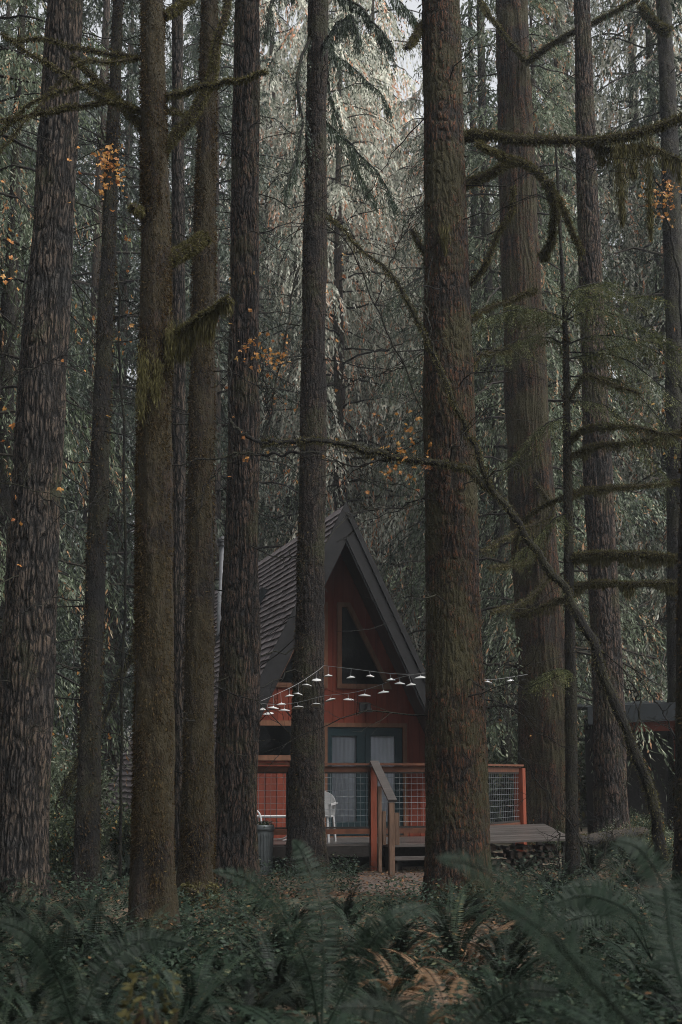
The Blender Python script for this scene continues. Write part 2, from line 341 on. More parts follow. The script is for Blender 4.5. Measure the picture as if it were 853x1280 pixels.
# ------------------------------------------------------------------ trunks, branches, moss
def catmull(P, n):
    P = np.asarray(P, float)
    if len(P) < 3:
        t = np.linspace(0, 1, n)[:, None]; return P[0] * (1 - t) + P[-1] * t
    Q = np.vstack([2 * P[0] - P[1], P, 2 * P[-1] - P[-2]])
    out = []
    seg = len(P) - 1
    for u in np.linspace(0, seg - 1e-6, n):
        i = int(u); t = u - i; a, b, c, d = Q[i:i + 4]
        out.append(.5 * ((2 * b) + (c - a) * t + (2 * a - 5 * b + 4 * c - d) * t * t + (3 * b - 3 * c + d - a) * t ** 3))
    return np.array(out)
def trunk_geo(mb, line, r, n_around, dz, style, seed):
    """line: control points (local), r: radii at them"""
    line = np.asarray(line, float)
    L = np.sum(np.linalg.norm(np.diff(line, axis=0), axis=1)); m = max(8, int(L / dz))
    P = catmull(line, m); R = np.interp(np.linspace(0, 1, m), np.linspace(0, 1, len(r)), r)
    h = P[:, 2] - P[0, 2]
    th = np.linspace(0, 2 * pi, n_around, endpoint=False)
    T = nrmz(np.gradient(P, axis=0)); A = nrmz(np.cross(T, (0, 1, 0.001))); B = nrmz(np.cross(T, A))
    ct, st = np.cos(th)[None], np.sin(th)[None]
    r0 = R[:, None]
    lob = np.exp(-h / .40)[:, None]
    rr = r0 * (1 + lob * (.32 + .34 * (np.sin(th * 5 + seed) * .5 + np.sin(th * 3 + seed * 2) * .5)[None]))
    rr = rr * (1 + .13 * (fbm(ct * 1.2 + seed, st * 1.2, h[:, None] * .8, 2) - .5) * 2)
    X = ct * r0; Y = st * r0; Z = np.broadcast_to(h[:, None], X.shape)
    if style == 'furrow':
        wx = (fbm(X * 5 + seed, Y * 5, Z * 2.2, 2) - .5) * .10
        k = 29.; kz = 3.2
        n1 = vnoise((X + wx) * k + seed, (Y + wx) * k, Z * kz); n2 = vnoise((X - wx) * k * 1.9, (Y + wx) * k * 1.9 + seed, Z * kz * 2.2)
        a = np.clip(np.abs(n1 * 2 - 1) * 3.4, 0, 1); b = np.clip(np.abs(n2 * 2 - 1) * 2.6, 0, 1)
        hgt = a * .72 + b * .28 * a; amp = .036
    elif style == 'plate':
        k = 30.; kz = 7.
        n1 = vnoise(X * k + seed, Y * k, Z * kz); n2 = vnoise(X * 55, Y * 55 + seed, Z * 20)
        hgt = np.clip(np.abs(n1 * 2 - 1) * 2.2, 0, 1) * .7 + .3 * n2; amp = .024
    elif style == 'cedar':
        k = 20.; kz = 1.3
        wx = (fbm(X * 3 + seed, Y * 3, Z * 1.2, 2) - .5) * .12
        n1 = vnoise((X + wx) * k + seed, (Y + wx) * k, Z * kz); n2 = vnoise(X * 60, Y * 60 + seed, Z * 8)
        hgt = np.clip(np.abs(n1 * 2 - 1) * 2.0, 0, 1) * .65 + .35 * n2; amp = .042
    else:
        n1 = fbm(X * 17 + seed, Y * 17, Z * 6, 3); hgt = np.clip(n1 * 1.6 - .3, 0, 1); amp = .026
    rr = rr + (hgt - .7) * amp * np.clip(r0 / .2, .5, 1)
    V = P[:, None] + rr[..., None] * (ct[..., None] * A[:, None] + st[..., None] * B[:, None])
    i = np.arange(m - 1)[:, None] * n_around; j = np.arange(n_around)[None]; k2 = (j + 1) % n_around
    Q = np.stack([i + j, i + k2, i + k2 + n_around, i + j + n_around], -1).reshape(-1, 4)
    mb.add(V.reshape(-1, 3), Q, tint=hgt.ravel())
    return P, R
def fuzz(mb, P, R, n, length, wid, down=.6, tmin=0., tmax=1., side=None, clump=True, seed=1):
    """moss tufts on a tube (P,R); side: preferred outward direction"""
    m = len(P)
    t = RNG.uniform(tmin, tmax, n) * (m - 1.001); i = t.astype(int); f = (t - i)[:, None]
    c = P[i] * (1 - f) + P[i + 1] * f; r = R[i]
    T = nrmz(P[np.minimum(i + 1, m - 1)] - P[i]); 
    v = nrmz(RNG.normal(size=(n, 3))); 
    if side is not None: v = v + np.asarray(side) * .9
    o = nrmz(v - T * np.sum(v * T, 1, keepdims=True))
    if clump:
        q = fbm(c[:, 0] * 3 + o[:, 0] * 1.6 + seed, c[:, 1] * 3 + o[:, 1] * 1.6, c[:, 2] * 1.6, 2)
        keep = q > RNG.uniform(.32, .62, n); c, r, o, T = c[keep], r[keep], o[keep], T[keep]
    k = len(c)
    D = o * RNG.uniform(.3, 1., (k, 1)) + np.array([0, 0, -1.]) * down * RNG.uniform(.4, 1.3, (k, 1)) + RNG.normal(size=(k, 3)) * .35
    mb.kites(c + o * (r * .97)[:, None], D, length * RNG.uniform(.4, 1.3, k), wid * RNG.uniform(.6, 1.4, k), RNG.beta(2, 2.5, k))
def hang_moss(mb, P, R, n, length, wid=.010):
    n = int(n * 1.6)
    m = len(P); t = RNG.uniform(0, 1, n) * (m - 1.001); i = t.astype(int); f = (t - i)[:, None]
    c = P[i] * (1 - f) + P[i + 1] * f
    q = np.clip(fbm(c[:, 0] * 5, c[:, 1] * 5, c[:, 2] * 5 + 9, 2) * 2.2 - .55, .1, 1.3)
    for s in range(3):
        st = c + np.array([0, 0, -1.]) * (length * q * s * .27)[:, None] + RNG.normal(size=(n, 3)) * .018
        D = np.array([0, 0, -1.]) + RNG.normal(size=(n, 3)) * .14
        mb.kites(st, D, length * q * RNG.uniform(.3, .55, n), wid * RNG.uniform(.5, 1.2, n), RNG.beta(2, 2.5, n))
def wiggle(P, amp, seed=0):
    P = np.array(P, float); n = len(P)
    w = np.stack([fbm(np.arange(n) * .33 + seed * 7.7, a * 3.1, seed, 3) - .5 for a in range(3)], -1)
    env = np.minimum(1, np.arange(n) / 4.)[:, None]
    return P + w * amp * 2 * env

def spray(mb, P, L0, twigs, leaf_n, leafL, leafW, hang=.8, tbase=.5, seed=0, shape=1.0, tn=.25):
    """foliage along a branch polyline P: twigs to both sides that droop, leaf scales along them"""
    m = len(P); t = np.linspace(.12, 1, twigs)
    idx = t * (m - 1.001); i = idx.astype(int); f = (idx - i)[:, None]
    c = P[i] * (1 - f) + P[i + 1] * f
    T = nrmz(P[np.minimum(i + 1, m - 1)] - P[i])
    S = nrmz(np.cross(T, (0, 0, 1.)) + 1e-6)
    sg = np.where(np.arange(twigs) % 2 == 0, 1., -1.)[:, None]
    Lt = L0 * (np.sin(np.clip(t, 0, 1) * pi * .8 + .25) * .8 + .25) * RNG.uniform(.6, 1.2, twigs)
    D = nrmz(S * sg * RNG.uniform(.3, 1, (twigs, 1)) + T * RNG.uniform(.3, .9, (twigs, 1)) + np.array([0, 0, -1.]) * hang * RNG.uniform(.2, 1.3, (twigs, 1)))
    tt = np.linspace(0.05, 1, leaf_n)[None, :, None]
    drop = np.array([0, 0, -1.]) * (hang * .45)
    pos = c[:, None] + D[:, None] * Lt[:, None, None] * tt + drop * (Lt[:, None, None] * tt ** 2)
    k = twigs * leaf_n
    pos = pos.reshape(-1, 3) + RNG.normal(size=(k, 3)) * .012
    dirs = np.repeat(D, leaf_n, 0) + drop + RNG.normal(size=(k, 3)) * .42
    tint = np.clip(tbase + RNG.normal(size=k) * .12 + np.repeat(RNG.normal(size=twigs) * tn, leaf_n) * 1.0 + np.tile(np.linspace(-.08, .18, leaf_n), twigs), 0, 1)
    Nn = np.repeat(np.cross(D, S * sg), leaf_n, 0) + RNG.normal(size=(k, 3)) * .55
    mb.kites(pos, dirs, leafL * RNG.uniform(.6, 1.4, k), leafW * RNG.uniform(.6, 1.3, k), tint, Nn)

# -- near trees, drawn from where they stand.  (px, py) are read off the photograph, D is metres away
def near_tree(px_pts, D, widths, style, mat, label, cat='tree', top=24., group='tall conifer trunks around the cabin', around=150, dz=.022,
              moss=None, lean_d=0., name='conifer_tree', bscale=1.):
    """px_pts: centre pixels bottom to top in the photo; widths px"""
    pts = [at(x, y, D + lean_d * k / max(1, len(px_pts) - 1)) for k, (x, y) in enumerate(px_pts)]
    base = np.array([pts[0][0], pts[0][1], float(gz(pts[0][0], pts[0][1])) - .06])
    pts[0][2] = base[2]
    d = nrmz(pts[-1] - pts[-2]); pts.append(pts[-1] + d * (top - pts[-1][2]) / d[2])
    r = [w * mpp(D) / 2 for w in widths]; r.append(r[-1] * .62)
    seed = len(bpy.data.objects) * .37
    root = empty(name, base, 0, label, cat, group)
    loc = np.array(pts) - base
    mb = MB(); P, R = trunk_geo(mb, loc, r, around, dz, style, seed)
    # radius is by control point, resample by arclength
    mb.build('trunk', mat, root, smooth=True)
    if name == 'conifer_tree' and 17 < D < 19: canopy(root, P, base, int(seed * 10))
    if moss:
        n, ln, wd, mm, side = moss
        fb = MB(); fuzz(fb, P, R, n, ln, wd, .7, 0, .85, side, True, seed)
        fb.build('moss', mm, root)
    return root, base, P, R
def limb(root, base, px_pts, D, w0, w1, mat, moss_n=900, hang=0, hang_len=.25, seed=0, name='branch', mossmat=None, mlen=.05, D1=None, amp=.03, n=28, mw=.009):
    m = len(px_pts)
    pts = np.array([at(x, y, D + ((D1 if D1 is not None else D) - D) * k / (m - 1)) for k, (x, y) in enumerate(px_pts)]) - base
    P = wiggle(catmull(pts, n), amp, seed)
    R = np.linspace(w0, w1, n) * mpp(D) / 2
    R = R * (1 + .25 * (fbm(np.arange(n) * .7, seed, 1.1, 2) - .5))
    mb = MB(); mb.tube(P, R, 8, tint=.4); b = mb.build(name, mat, root, smooth=True)
    if moss_n or hang:
        fb = MB()
        if moss_n: fuzz(fb, P, R, int(moss_n * 2.2), mlen * .85, mw, .5, clump=False)
        if hang: hang_moss(fb, P, R, hang, hang_len)
        fb.build('moss', mossmat or M['moss'], b)
    return b, P
def twigs_from(mb, P, n, length, r, seed=0, up=.3):
    rg = np.random.default_rng(seed + 100); m = len(P)
    for _ in range(n):
        i = rg.integers(2, m); T = nrmz(P[i] - P[i - 1])
        d = nrmz(T * .5 + rg.normal(size=3) * .7 + np.array([0, 0, up]))
        L = length * rg.uniform(.4, 1.2); q = P[i] + d * L * np.linspace(0, 1, 7)[:, None] + np.cumsum(rg.normal(size=(7, 3)) * L * .035, 0)
        q[0] = P[i]
        mb.tube(q, np.linspace(r, r * .3, 7), 4, cap=False, tint=.4)
        for _k in range(2):
            j = rg.integers(2, 6); d2 = nrmz(d + rg.normal(size=3) * .7); L2 = L * .45 * rg.uniform(.5, 1.2)
            q2 = q[j] + d2 * L2 * np.linspace(0, 1, 5)[:, None] + np.cumsum(rg.normal(size=(5, 3)) * L2 * .05, 0); q2[0] = q[j]
            mb.tube(q2, np.linspace(r * .6, r * .25, 5), 3, cap=False, tint=.4)

CANOPY = []
def canopy(root, P, base, seed):
    if not CANOPY:
        rg = np.random.default_rng(77)
        for v in range(2):
            lf = MB()
            for k in range(34):
                u = k / 34; z = 8.5 * u; a = k * 2.4 + v; Lb = 4.2 * (1 - u) ** .6 * rg.uniform(.7, 1.1) + .3; q = np.linspace(0, 1, 10)
                Q = np.stack([np.cos(a) * Lb * q, np.sin(a) * Lb * q, z + Lb * (.2 * q - .5 * q * q)], -1)
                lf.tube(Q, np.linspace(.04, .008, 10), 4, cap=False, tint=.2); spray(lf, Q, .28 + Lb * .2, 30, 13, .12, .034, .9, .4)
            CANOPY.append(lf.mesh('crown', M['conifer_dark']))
    D = base[1]; zmin = D * .62 + 4.0
    o = bpy.data.objects.new('crown', CANOPY[seed % 2]); C.objects.link(o); o.parent = root
    h = P[:, 2] + base[2]; i = int(np.argmin(np.abs(h - zmin)))
    o.location = (float(P[i][0]), float(P[i][1]), float(zmin - base[2])); o.rotation_euler = (0, 0, seed * 1.3)
def bare_twigs_on(root, P, R, base_i, n, length, seed, name='dead_branch'):
    rg = np.random.default_rng(seed)
    for _ in range(n):
        mb = MB()
        i = int(rg.uniform(.18, .95) * (len(P) - 1)); a = rg.uniform(0, 2 * pi)
        o = np.array([cos(a), sin(a), rg.uniform(-.35, .25)]); L = length * rg.uniform(.3, 1.2)
        q = P[i] + o * (R[i] * .9) + o * L * np.linspace(0, 1, 9)[:, None] + np.cumsum(rg.normal(size=(9, 3)) * L * .03, 0) + np.array([0, 0, -1.]) * (L * .25 * np.linspace(0, 1, 9)[:, None] ** 2)
        mb.tube(q, np.linspace(.011, .003, 9), 4, cap=False, tint=.4)
        for _k in range(7):
            j = rg.integers(2, 8); d2 = nrmz(o + rg.normal(size=3) * .8); L2 = L * .35 * rg.uniform(.4, 1.2)
            q2 = q[j] + d2 * L2 * np.linspace(0, 1, 5)[:, None] + np.cumsum(rg.normal(size=(5, 3)) * L2 * .06, 0); q2[0] = q[j]
            mb.tube(q2, np.linspace(.005, .002, 5), 3, cap=False, tint=.4)
        mb.build(name, M['bark_dark'], root)

# T1 far left furrowed fir
t1, b1, P1, R1 = near_tree([(24, 1120), (30, 900), (48, 560), (68, 250), (82, 0)], 17.9, [66, 66, 62, 52, 46], 'furrow', M['bark_grey'],
    'thick furrowed grey barked fir, leftmost big trunk in the photo', around=190, dz=.02)
bare_twigs_on(t1, P1, R1, 0, 20, 1.8, 11)
# T2 slim dark
t2, b2, P2, R2 = near_tree([(107, 1118), (113, 900), (124, 600), (138, 250), (148, 0)], 18.4, [31, 28, 24, 19, 15], 'moss', M['bark_dark'],
    'slim dark trunk between the big furrowed fir and the mossy foreground trunk', around=90, dz=.03, moss=(9000, .05, .016, M['moss_brown'], None))
bare_twigs_on(t2, P2, R2, 0, 28, 1.5, 12)
# T3 mossy foreground
t3, b3, P3, R3 = near_tree([(190, 1172), (192, 950), (193, 600), (194, 300), (190, 0)], 13.8, [52, 49, 46, 39, 32], 'moss', M['bark_moss'],
    'moss covered foreground trunk with stubby mossy branches, third from left', around=130, dz=.022, moss=(70000, .04, .008, M['moss_brown'], None), top=20.)
for k, (pp, w0, w1, mo, hg, hl) in enumerate([
    ([(200, 192), (222, 168), (248, 135), (264, 100), (272, 55), (286, -15)], 14, 9, 2600, 260, .10),
    ([(206, 122), (250, 110), (295, 100), (336, 88)], 8, 3, 900, 80, .06),
    ([(178, 160), (152, 132), (124, 104), (90, 70)], 10, 6, 1300, 90, .07),
    ([(140, 118), (125, 128), (70, 138), (0, 150), (-40, 152)], 6, 4, 1400, 60, .05),
    ([(176, 72), (130, 66), (95, 60), (55, 48), (20, 52)], 6, 3, 700, 40, .05),
    ([(176, 140), (150, 128), (120, 118), (60, 80), (0, 42)], 6, 3, 1300, 40, .05),
    ([(124, 104), (90, 110), (40, 128), (0, 168)], 4, 3, 700, 30, .05),
    ([(178, 72), (140, 78), (95, 82), (45, 140), (0, 190)], 5, 2, 600, 20, .05),
    ([(204, 326), (225, 318), (242, 306), (257, 297)], 19, 15, 2600, 220, .09),
    ([(198, 434), (225, 415), (255, 395), (289, 374)], 13, 9, 2400, 700, .34),
    ([(204, 20), (225, 8), (245, -8)], 12, 8, 900, 60, .08),
    ([(180, 268), (172, 262), (166, 258)], 12, 8, 500, 60, .08),
    ([(204, 138), (225, 141), (243, 145)], 6, 3, 300, 10, .05)]):
    limb(t3, b3, pp, 13.8, w0, w1, M['bark_moss'], mo, hg, hl, seed=k, D1=13.8 + (-.5 if k % 2 else .4), mossmat=M['moss'], mlen=.045)
fb = MB(); 
for (x, y, n_, ln) in [(180, 445, 1300, .5), (196, 455, 900, .3), (215, 410, 500, .25)]:
    c = at(x, y, 13.8 - R3[10] * .9) - b3
    pos = c + RNG.normal(size=(n_, 3)) * np.array([.035, .02, .10]) + np.array([0, 0, -1]) * RNG.uniform(0, ln, (n_, 1))
    fb.kites(pos, np.array([0, 0, -1.]) + RNG.normal(size=(n_, 3)) * .25, .07, .006, RNG.beta(3, 2, n_))
fb.build('hanging_moss', M['moss'], t3)
# T4
t4, b4, P4, R4 = near_tree([(247, 1112), (248, 950), (251, 600), (256, 300), (262, 0)], 18.0, [42, 39, 35, 30, 22], 'moss', M['bark_moss'],
    'mossy brown trunk just right of the foreground mossy trunk, fourth from left', around=110, dz=.025, moss=(40000, .045, .010, M['moss_brown'], None))
bare_twigs_on(t4, P4, R4, 0, 20, 1.4, 14)
# T5
t5, b5, P5, R5 = near_tree([(293, 1098), (297, 900), (303, 600), (306, 300), (309, 0)], 20.3, [56, 51, 41, 37, 33], 'furrow', M['bark_red'],
    'reddish furrowed trunk in front of the shingled left roof', around=170, dz=.022)
bare_twigs_on(t5, P5, R5, 0, 22, 1.8, 15)
# T6
t6, b6, P6, R6 = near_tree([(383, 1087), (385, 900), (391, 600), (394, 300), (398, 0)], 22.3, [45, 42, 34, 31, 26], 'plate', M['bark_fine'],
    'straight scaly trunk crossing the red gable, holding the string lights', around=130, dz=.024, moss=(7000, .04, .016, M['moss_brown'], (-1, 0, 0)))
bare_twigs_on(t6, P6, R6, 0, 24, 2.2, 16)
# T7
t7, b7, P7, R7 = near_tree([(574, 1122), (569, 900), (563, 600), (557, 300), (551, 0)], 17.8, [79, 73, 65, 60, 54], 'plate', M['bark_cedar'],
    'massive brown trunk right of the red gable with moss covered side branches', around=200, dz=.02, moss=(9000, .035, .016, M['moss_brown'], (1, 0, 0)))
for k, (pp, w0, w1, mo, hg, hl) in enumerate([
    ([(576, 172), (600, 168), (650, 173), (740, 177), (790, 168), (853, 146), (900, 130)], 13, 9, 3800, 260, .08),
    ([(572, 232), (605, 222), (630, 206), (648, 202), (680, 222), (704, 260), (728, 318)], 11, 5, 3000, 380, .12),
    ([(640, 202), (618, 190), (596, 180)], 8, 6, 800, 60, .06),
    ([(684, 225), (693, 262), (690, 300), (676, 322)], 10, 7, 1400, 500, .14),
    ([(735, 178), (760, 186), (800, 182), (853, 200)], 5, 4, 1000, 500, .35),
    ([(545, 340), (532, 318), (516, 288)], 9, 5, 500, 60, .10),
    ([(528, 30), (518, 48), (508, 60)], 10, 6, 500, 60, .08),
    ([(588, 455), (608, 440), (640, 436)], 5, 3, 300, 160, .14),
    ([(583, 360), (605, 335), (618, 300), (638, 268), (642, 232)], 6, 3, 800, 100, .08),
    ([(590, 400), (612, 385), (650, 370), (672, 360)], 5, 3, 700, 150, .08)]):
    limb(t7, b7, pp, 17.8, w0, w1, M['bark_moss'], mo, hg, hl, seed=k + 20, D1=17.8 + (.6 if k % 2 else -.4), mlen=.06)
fb = MB()
for (x, y, n_, ln, sx) in [(774, 178, 1300, 1.1, .06), (808, 160, 1200, 1.5, .05), (790, 175, 600, .5, .08), (556, 280, 350, .35, .04)]:
    c = at(x, y, 17.5 if x > 600 else 17.8 - .34) - b7
    u = RNG.uniform(0, 1, (n_, 1))
    pos = c + RNG.normal(size=(n_, 3)) * np.array([sx, .03, .03]) * (1.2 - u) + np.array([0, 0, -1]) * u * ln
    fb.kites(pos, np.array([0, 0, -1.]) + RNG.normal(size=(n_, 3)) * .18, .11, .009, RNG.beta(2, 2.5, n_))
fb.build('hanging_moss', M['moss'], t7)
bare_twigs_on(t7, P7, R7, 0, 26, 2.2, 17)
# T8
t8, b8, P8, R8 = near_tree([(685, 1062), (681, 900), (664, 600), (650, 300), (640, 0)], 30.0, [70, 64, 58, 50, 44], 'cedar', M['bark_cedar'],
    'thick reddish brown trunk behind the firewood store, right of the railing', around=180, dz=.03, top=28)
for k, (pp, w0, w1, mo, hg) in enumerate([
    ([(658, 78), (700, 48), (755, 22), (800, -4)], 7, 4, 1400, 200),
    ([(668, 600), (690, 640), (640, 668), (600, 690)], 5, 3, 700, 200),
    ([(690, 715), (655, 752), (615, 764)], 5, 3, 700, 250),
    ([(672, 690), (650, 705), (610, 710)], 4, 3, 600, 200),
    ([(660, 80), (620, 30), (600, 0)], 6, 4, 900, 200)]):
    limb(t8, b8, pp, 29.6, w0, w1, M['bark_moss'], mo, hg, .2, seed=k + 40, D1=28, mlen=.07, mw=.016)
bare_twigs_on(t8, P8, R8, 0, 12, 2.2, 18)
# T9
t9, b9, P9, R9 = near_tree([(765, 1055), (760, 850), (748, 600), (737, 300), (727, 0)], 28.5, [42, 38, 36, 28, 22], 'furrow', M['bark_red'],
    'brown trunk standing in front of the dark shed roof, behind the leaning stem', around=120, dz=.04, top=30)
bare_twigs_on(t9, P9, R9, 0, 16, 2.4, 19)
# T10 thin dark pole with boughs
t10, b10, P10, R10 = near_tree([(716, 1098), (714, 900), (710, 600), (708, 440), (706, 400)], 21.0, [17, 15, 12, 8, 6], 'moss', M['bark_dark'],
    'thin dark sapling with long mossy side branches and drooping needles at right', around=40, dz=.04, top=11.5,
    group='understorey saplings', moss=(5000, .04, .014, M['moss_brown'], None), name='young_conifer')
for k, (pp, w0, w1, mo, hg, hl) in enumerate([
    ([(712, 552), (735, 535), (775, 532), (853, 544)], 6, 4, 1500, 500, .16),
    ([(712, 572), (745, 556), (800, 552), (853, 540)], 6, 4, 1500, 500, .2),
    ([(712, 618), (745, 612), (790, 608), (860, 600)], 7, 4, 1700, 400, .12),
    ([(714, 697), (750, 693), (800, 694), (866, 698)], 9, 6, 2600, 900, .24),
    ([(714, 733), (750, 730), (800, 730), (866, 726)], 7, 5, 2000, 800, .22),
    ([(710, 620), (680, 632), (655, 655), (640, 705)], 5, 3, 900, 160, .1),
    ([(712, 500), (730, 470), (760, 478), (800, 492)], 4, 3, 700, 160, .1),
    ([(716, 745), (695, 752), (660, 765), (640, 770)], 5, 3, 1000, 260, .16)]):
    b_, PP = limb(t10, b10, pp, 21.0, w0, w1, M['bark_moss'], mo, hg, hl, seed=k + 60, D1=20.4 + .9 * (k % 3), mlen=.055)
fb = MB(); tb = MB()
for k, pp in enumerate([
    [(706, 400), (760, 390), (860, 440)], [(707, 430), (770, 420), (880, 470)], [(707, 440), (780, 450), (870, 520)],
    [(706, 400), (660, 385), (600, 400)], [(707, 430), (670, 420), (620, 440)], [(706, 400), (740, 370), (820, 370)],
    [(706, 390), (720, 360), (760, 350)], [(708, 470), (780, 480), (850, 560)], [(708, 500), (760, 510), (830, 590)],
    [(708, 520), (680, 530), (640, 575)], [(710, 640), (690, 650), (655, 690)], [(712, 840), (695, 835), (665, 850)],
    [(706, 410), (680, 395), (640, 380)], [(707, 450), (750, 440), (820, 420)]]):
    pts = np.array([at(x, y, 21 + (random.uniform(-1, .8)) * i / 2) for i, (x, y) in enumerate(pp)]) - b10
    P = wiggle(catmull(pts, 16), .05, k); tb = MB(); tb.tube(P, np.linspace(.016, .005, 16), 4, cap=False, tint=.3); tb.build('bough', M['bark_dark'], t10)
    spray(fb, P, .60 if k < 11 else .35, 90, 26, .045, .012, .55, .4, k)
fb.build('needles', M['yew'], t10)
# T11 right edge
t11, b11, P11, R11 = near_tree([(868, 1180), (866, 900), (864, 700), (868, 520), (882, 380)], 14.0, [50, 42, 34, 26, 18], 'moss', M['bark_dark'],
    'dark trunk cut off by the right edge of the photo', around=90, dz=.03, top=20, moss=(9000, .04, .015, M['moss_brown'], None))
# T12 thin behind T3, T13 dark behind T1, T14 behind T7
t12, b12, P12, R12 = near_tree([(228, 1085), (226, 900), (224, 600), (223, 300), (222, 0)], 23.8, [18, 18, 18, 18, 14], 'furrow', M['bark_grey'],
    'narrow grey trunk seen in the gap between two mossy trunks at left', around=70, dz=.05, top=24)
t13, b13, P13, R13 = near_tree([(-8, 1075), (-4, 900), (4, 600), (10, 380), (14, 300)], 25.5, [34, 32, 27, 18, 12], 'moss', M['bark_dark'],
    'nearly black trunk half hidden behind the left furrowed fir', around=60, dz=.05, top=24)
t14, b14, P14, R14 = near_tree([(640, 1040), (632, 900), (622, 600), (608, 300), (600, 0)], 36, [16, 15, 14, 12, 10], 'moss', M['bark_dark'],
    'narrow dark trunk in the gap between the two thick right trunks', around=60, dz=.06, top=30)
t15, b15, P15, R15 = near_tree([(852, 1050), (850, 800), (846, 500), (838, 200), (830, 0)], 31, [34, 32, 28, 24, 20], 'moss', M['bark_dark'],
    'grey brown trunk rising at the upper right corner', around=70, dz=.05, top=28)
bare_twigs_on(t15, P15, R15, 0, 16, 2.2, 29)
limb(t15, b15, [(838, 40), (820, 30), (800, 5)], 30, 12, 8, M['bark_moss'], 1400, 300, .2, seed=90, mlen=.09, mw=.018)

# dark drooping mossy boughs high in the centre, on the straight scaly trunk
fb = MB(); tb = MB()
for k, (pp, hg) in enumerate([
    ([(404, 10), (418, 60), (450, 90), (490, 140)], 1.), ([(404, -30), (440, 0), (470, 30), (492, 60)], 1.), ([(404, 30), (412, 120), (440, 200), (470, 250)], .5),
    ([(392, 40), (372, 100), (376, 180), (352, 240)], .4), ([(404, -60), (450, -40), (500, 0), (528, 40)], 1.), ([(402, 60), (420, 30), (440, 20), (450, 50)], .8),
    ([(404, 150), (430, 170), (470, 215), (500, 260)], .5), ([(390, -20), (350, -10), (330, 40)], .7)]):
    pts = np.array([at(x, y, 22.3 - .7 * i * (1 if k % 2 else -.6)) for i, (x, y) in enumerate(pp)]) - b6
    P = wiggle(catmull(pts, 20), .08, k + 5); tb = MB(); tb.tube(P, np.linspace(.03, .008, 20), 5, cap=False, tint=.3); tb.build('bough', M['bark_dark'], t6)
    spray(fb, P, .42, 46, 20, .055, .018, 1.6 * hg + .5, .35, k)
    hang_moss(fb, P, np.full(20, .02), int(300 * hg), .35, .022)
fb.build('drooping_needles', M['conifer_dark'], t6)

trunks_xy = [(t.location.x, t.location.y) for t in (t1, t2, t3, t4, t5, t6, t7, t10)]
# ------------------------------------------------------------------ cabin
YAW = radians(15.5); OVER = .9
OX, OY = -.16, 25.63
RIDGE = at(432, 633, OY - .867)[2]      # ridge height
K = .487                                 # half width per metre of height
U = np.array([cos(YAW), sin(YAW)]); Vv = np.array([-sin(YAW), cos(YAW)])
def wall_uz(px, py, v=0.):
    """picture point on the plane y_local=v of the cabin -> (u,z)"""
    o = np.array([0, 0, EYE]); d = at(px, py, 1.) - o
    n = Vv; k = (np.array([OX, OY]) @ n + v - o[:2] @ n) / (d[:2] @ n)
    p = o + d * k
    return float((p[:2] - (OX, OY)) @ U), float(p[2])
cab = empty('cabin', (OX, OY, 0), YAW, 'small red A-frame cabin with grey shingled roof and wooden window trim', 'cabin')
LEN = 14.2; YF = -OVER; YB = LEN - OVER
RT = RIDGE
EAVE = .12
slope_len = math.hypot(1, K)
nL = np.array([-1, 0, K]) / slope_len     # outward normal of left roof
nR = np.array([1, 0, K]) / slope_len
# roof slabs (structural deck) and shingles
for sg, nn, nm in ((-1, nL, 'roof_left'), (1, nR, 'roof_right')):
    rf = MB(); TH = .16
    EV = EAVE if sg < 0 else 1.75
    top0 = np.array([0, 0, RT]); bot0 = np.array([sg * K * (RT - EV), 0, EV])
    inn = np.array([0, 0, RT - TH * slope_len / K * 1.0])
    # slab cross-section
    p = [(0, YF + .02, RT), (bot0[0], YF + .02, EV), (bot0[0] - sg * TH * slope_len, YF + .02, EV), (0, YF + .02, RT - TH * slope_len / K)]
    if sg > 0: p = p[::-1]
    rf.prism(p, (0, LEN - .04, 0))
    ro = rf.build('roof', M['soffit'], cab)
    sh = MB()
    dn = np.array([sg * K, 0, -1]) / slope_len
    Ls = (RT - EV) * slope_len; ex = .145; ncs = int(Ls / ex)
    rg = np.random.default_rng(3 + sg)
    for c in range(ncs):
        s0 = c * ex; y = YF - rg.uniform(0, .3)
        while y < YB:
            w = rg.uniform(.22, .36); y0 = max(y + .006, YF); y1 = min(y + w - .006, YB)
            y += w
            if y1 - y0 < .03: continue
            e = rg.uniform(-.012, .012); lift = .036 + rg.uniform(-.004, .006)
            a = top0 + dn * (s0 - .02) + nn * .004; b = top0 + dn * (s0 + ex + e) + nn * lift; b2 = top0 + dn * (s0 + ex + e) + nn * .003
            v = [a + [0, y0, 0], a + [0, y1, 0], b + [0, y1, 0], b + [0, y0, 0], b2 + [0, y1, 0], b2 + [0, y0, 0]]
            sh.add(v, [(0, 1, 2, 3), (3, 2, 4, 5)], tint=float(np.clip(rg.normal(.5, .22), 0, 1)))
    sh.build('shingles', M['shingle'], ro)
# ridge cap
rc = MB()
for sg in (-1, 1):
    y = YF
    while y < YB:
        a = np.array([0, y, RT + .03]); b = np.array([sg * .13 * K, y, RT - .13 + .03 + .02])
        rc.add([a, a + [0, .29, .008], b + [0, .29, .008], b], [(0, 1, 2, 3)], tint=random.uniform(.2, .8)); y += .28
rc.build('ridge_cap', M['shingle'], cab)
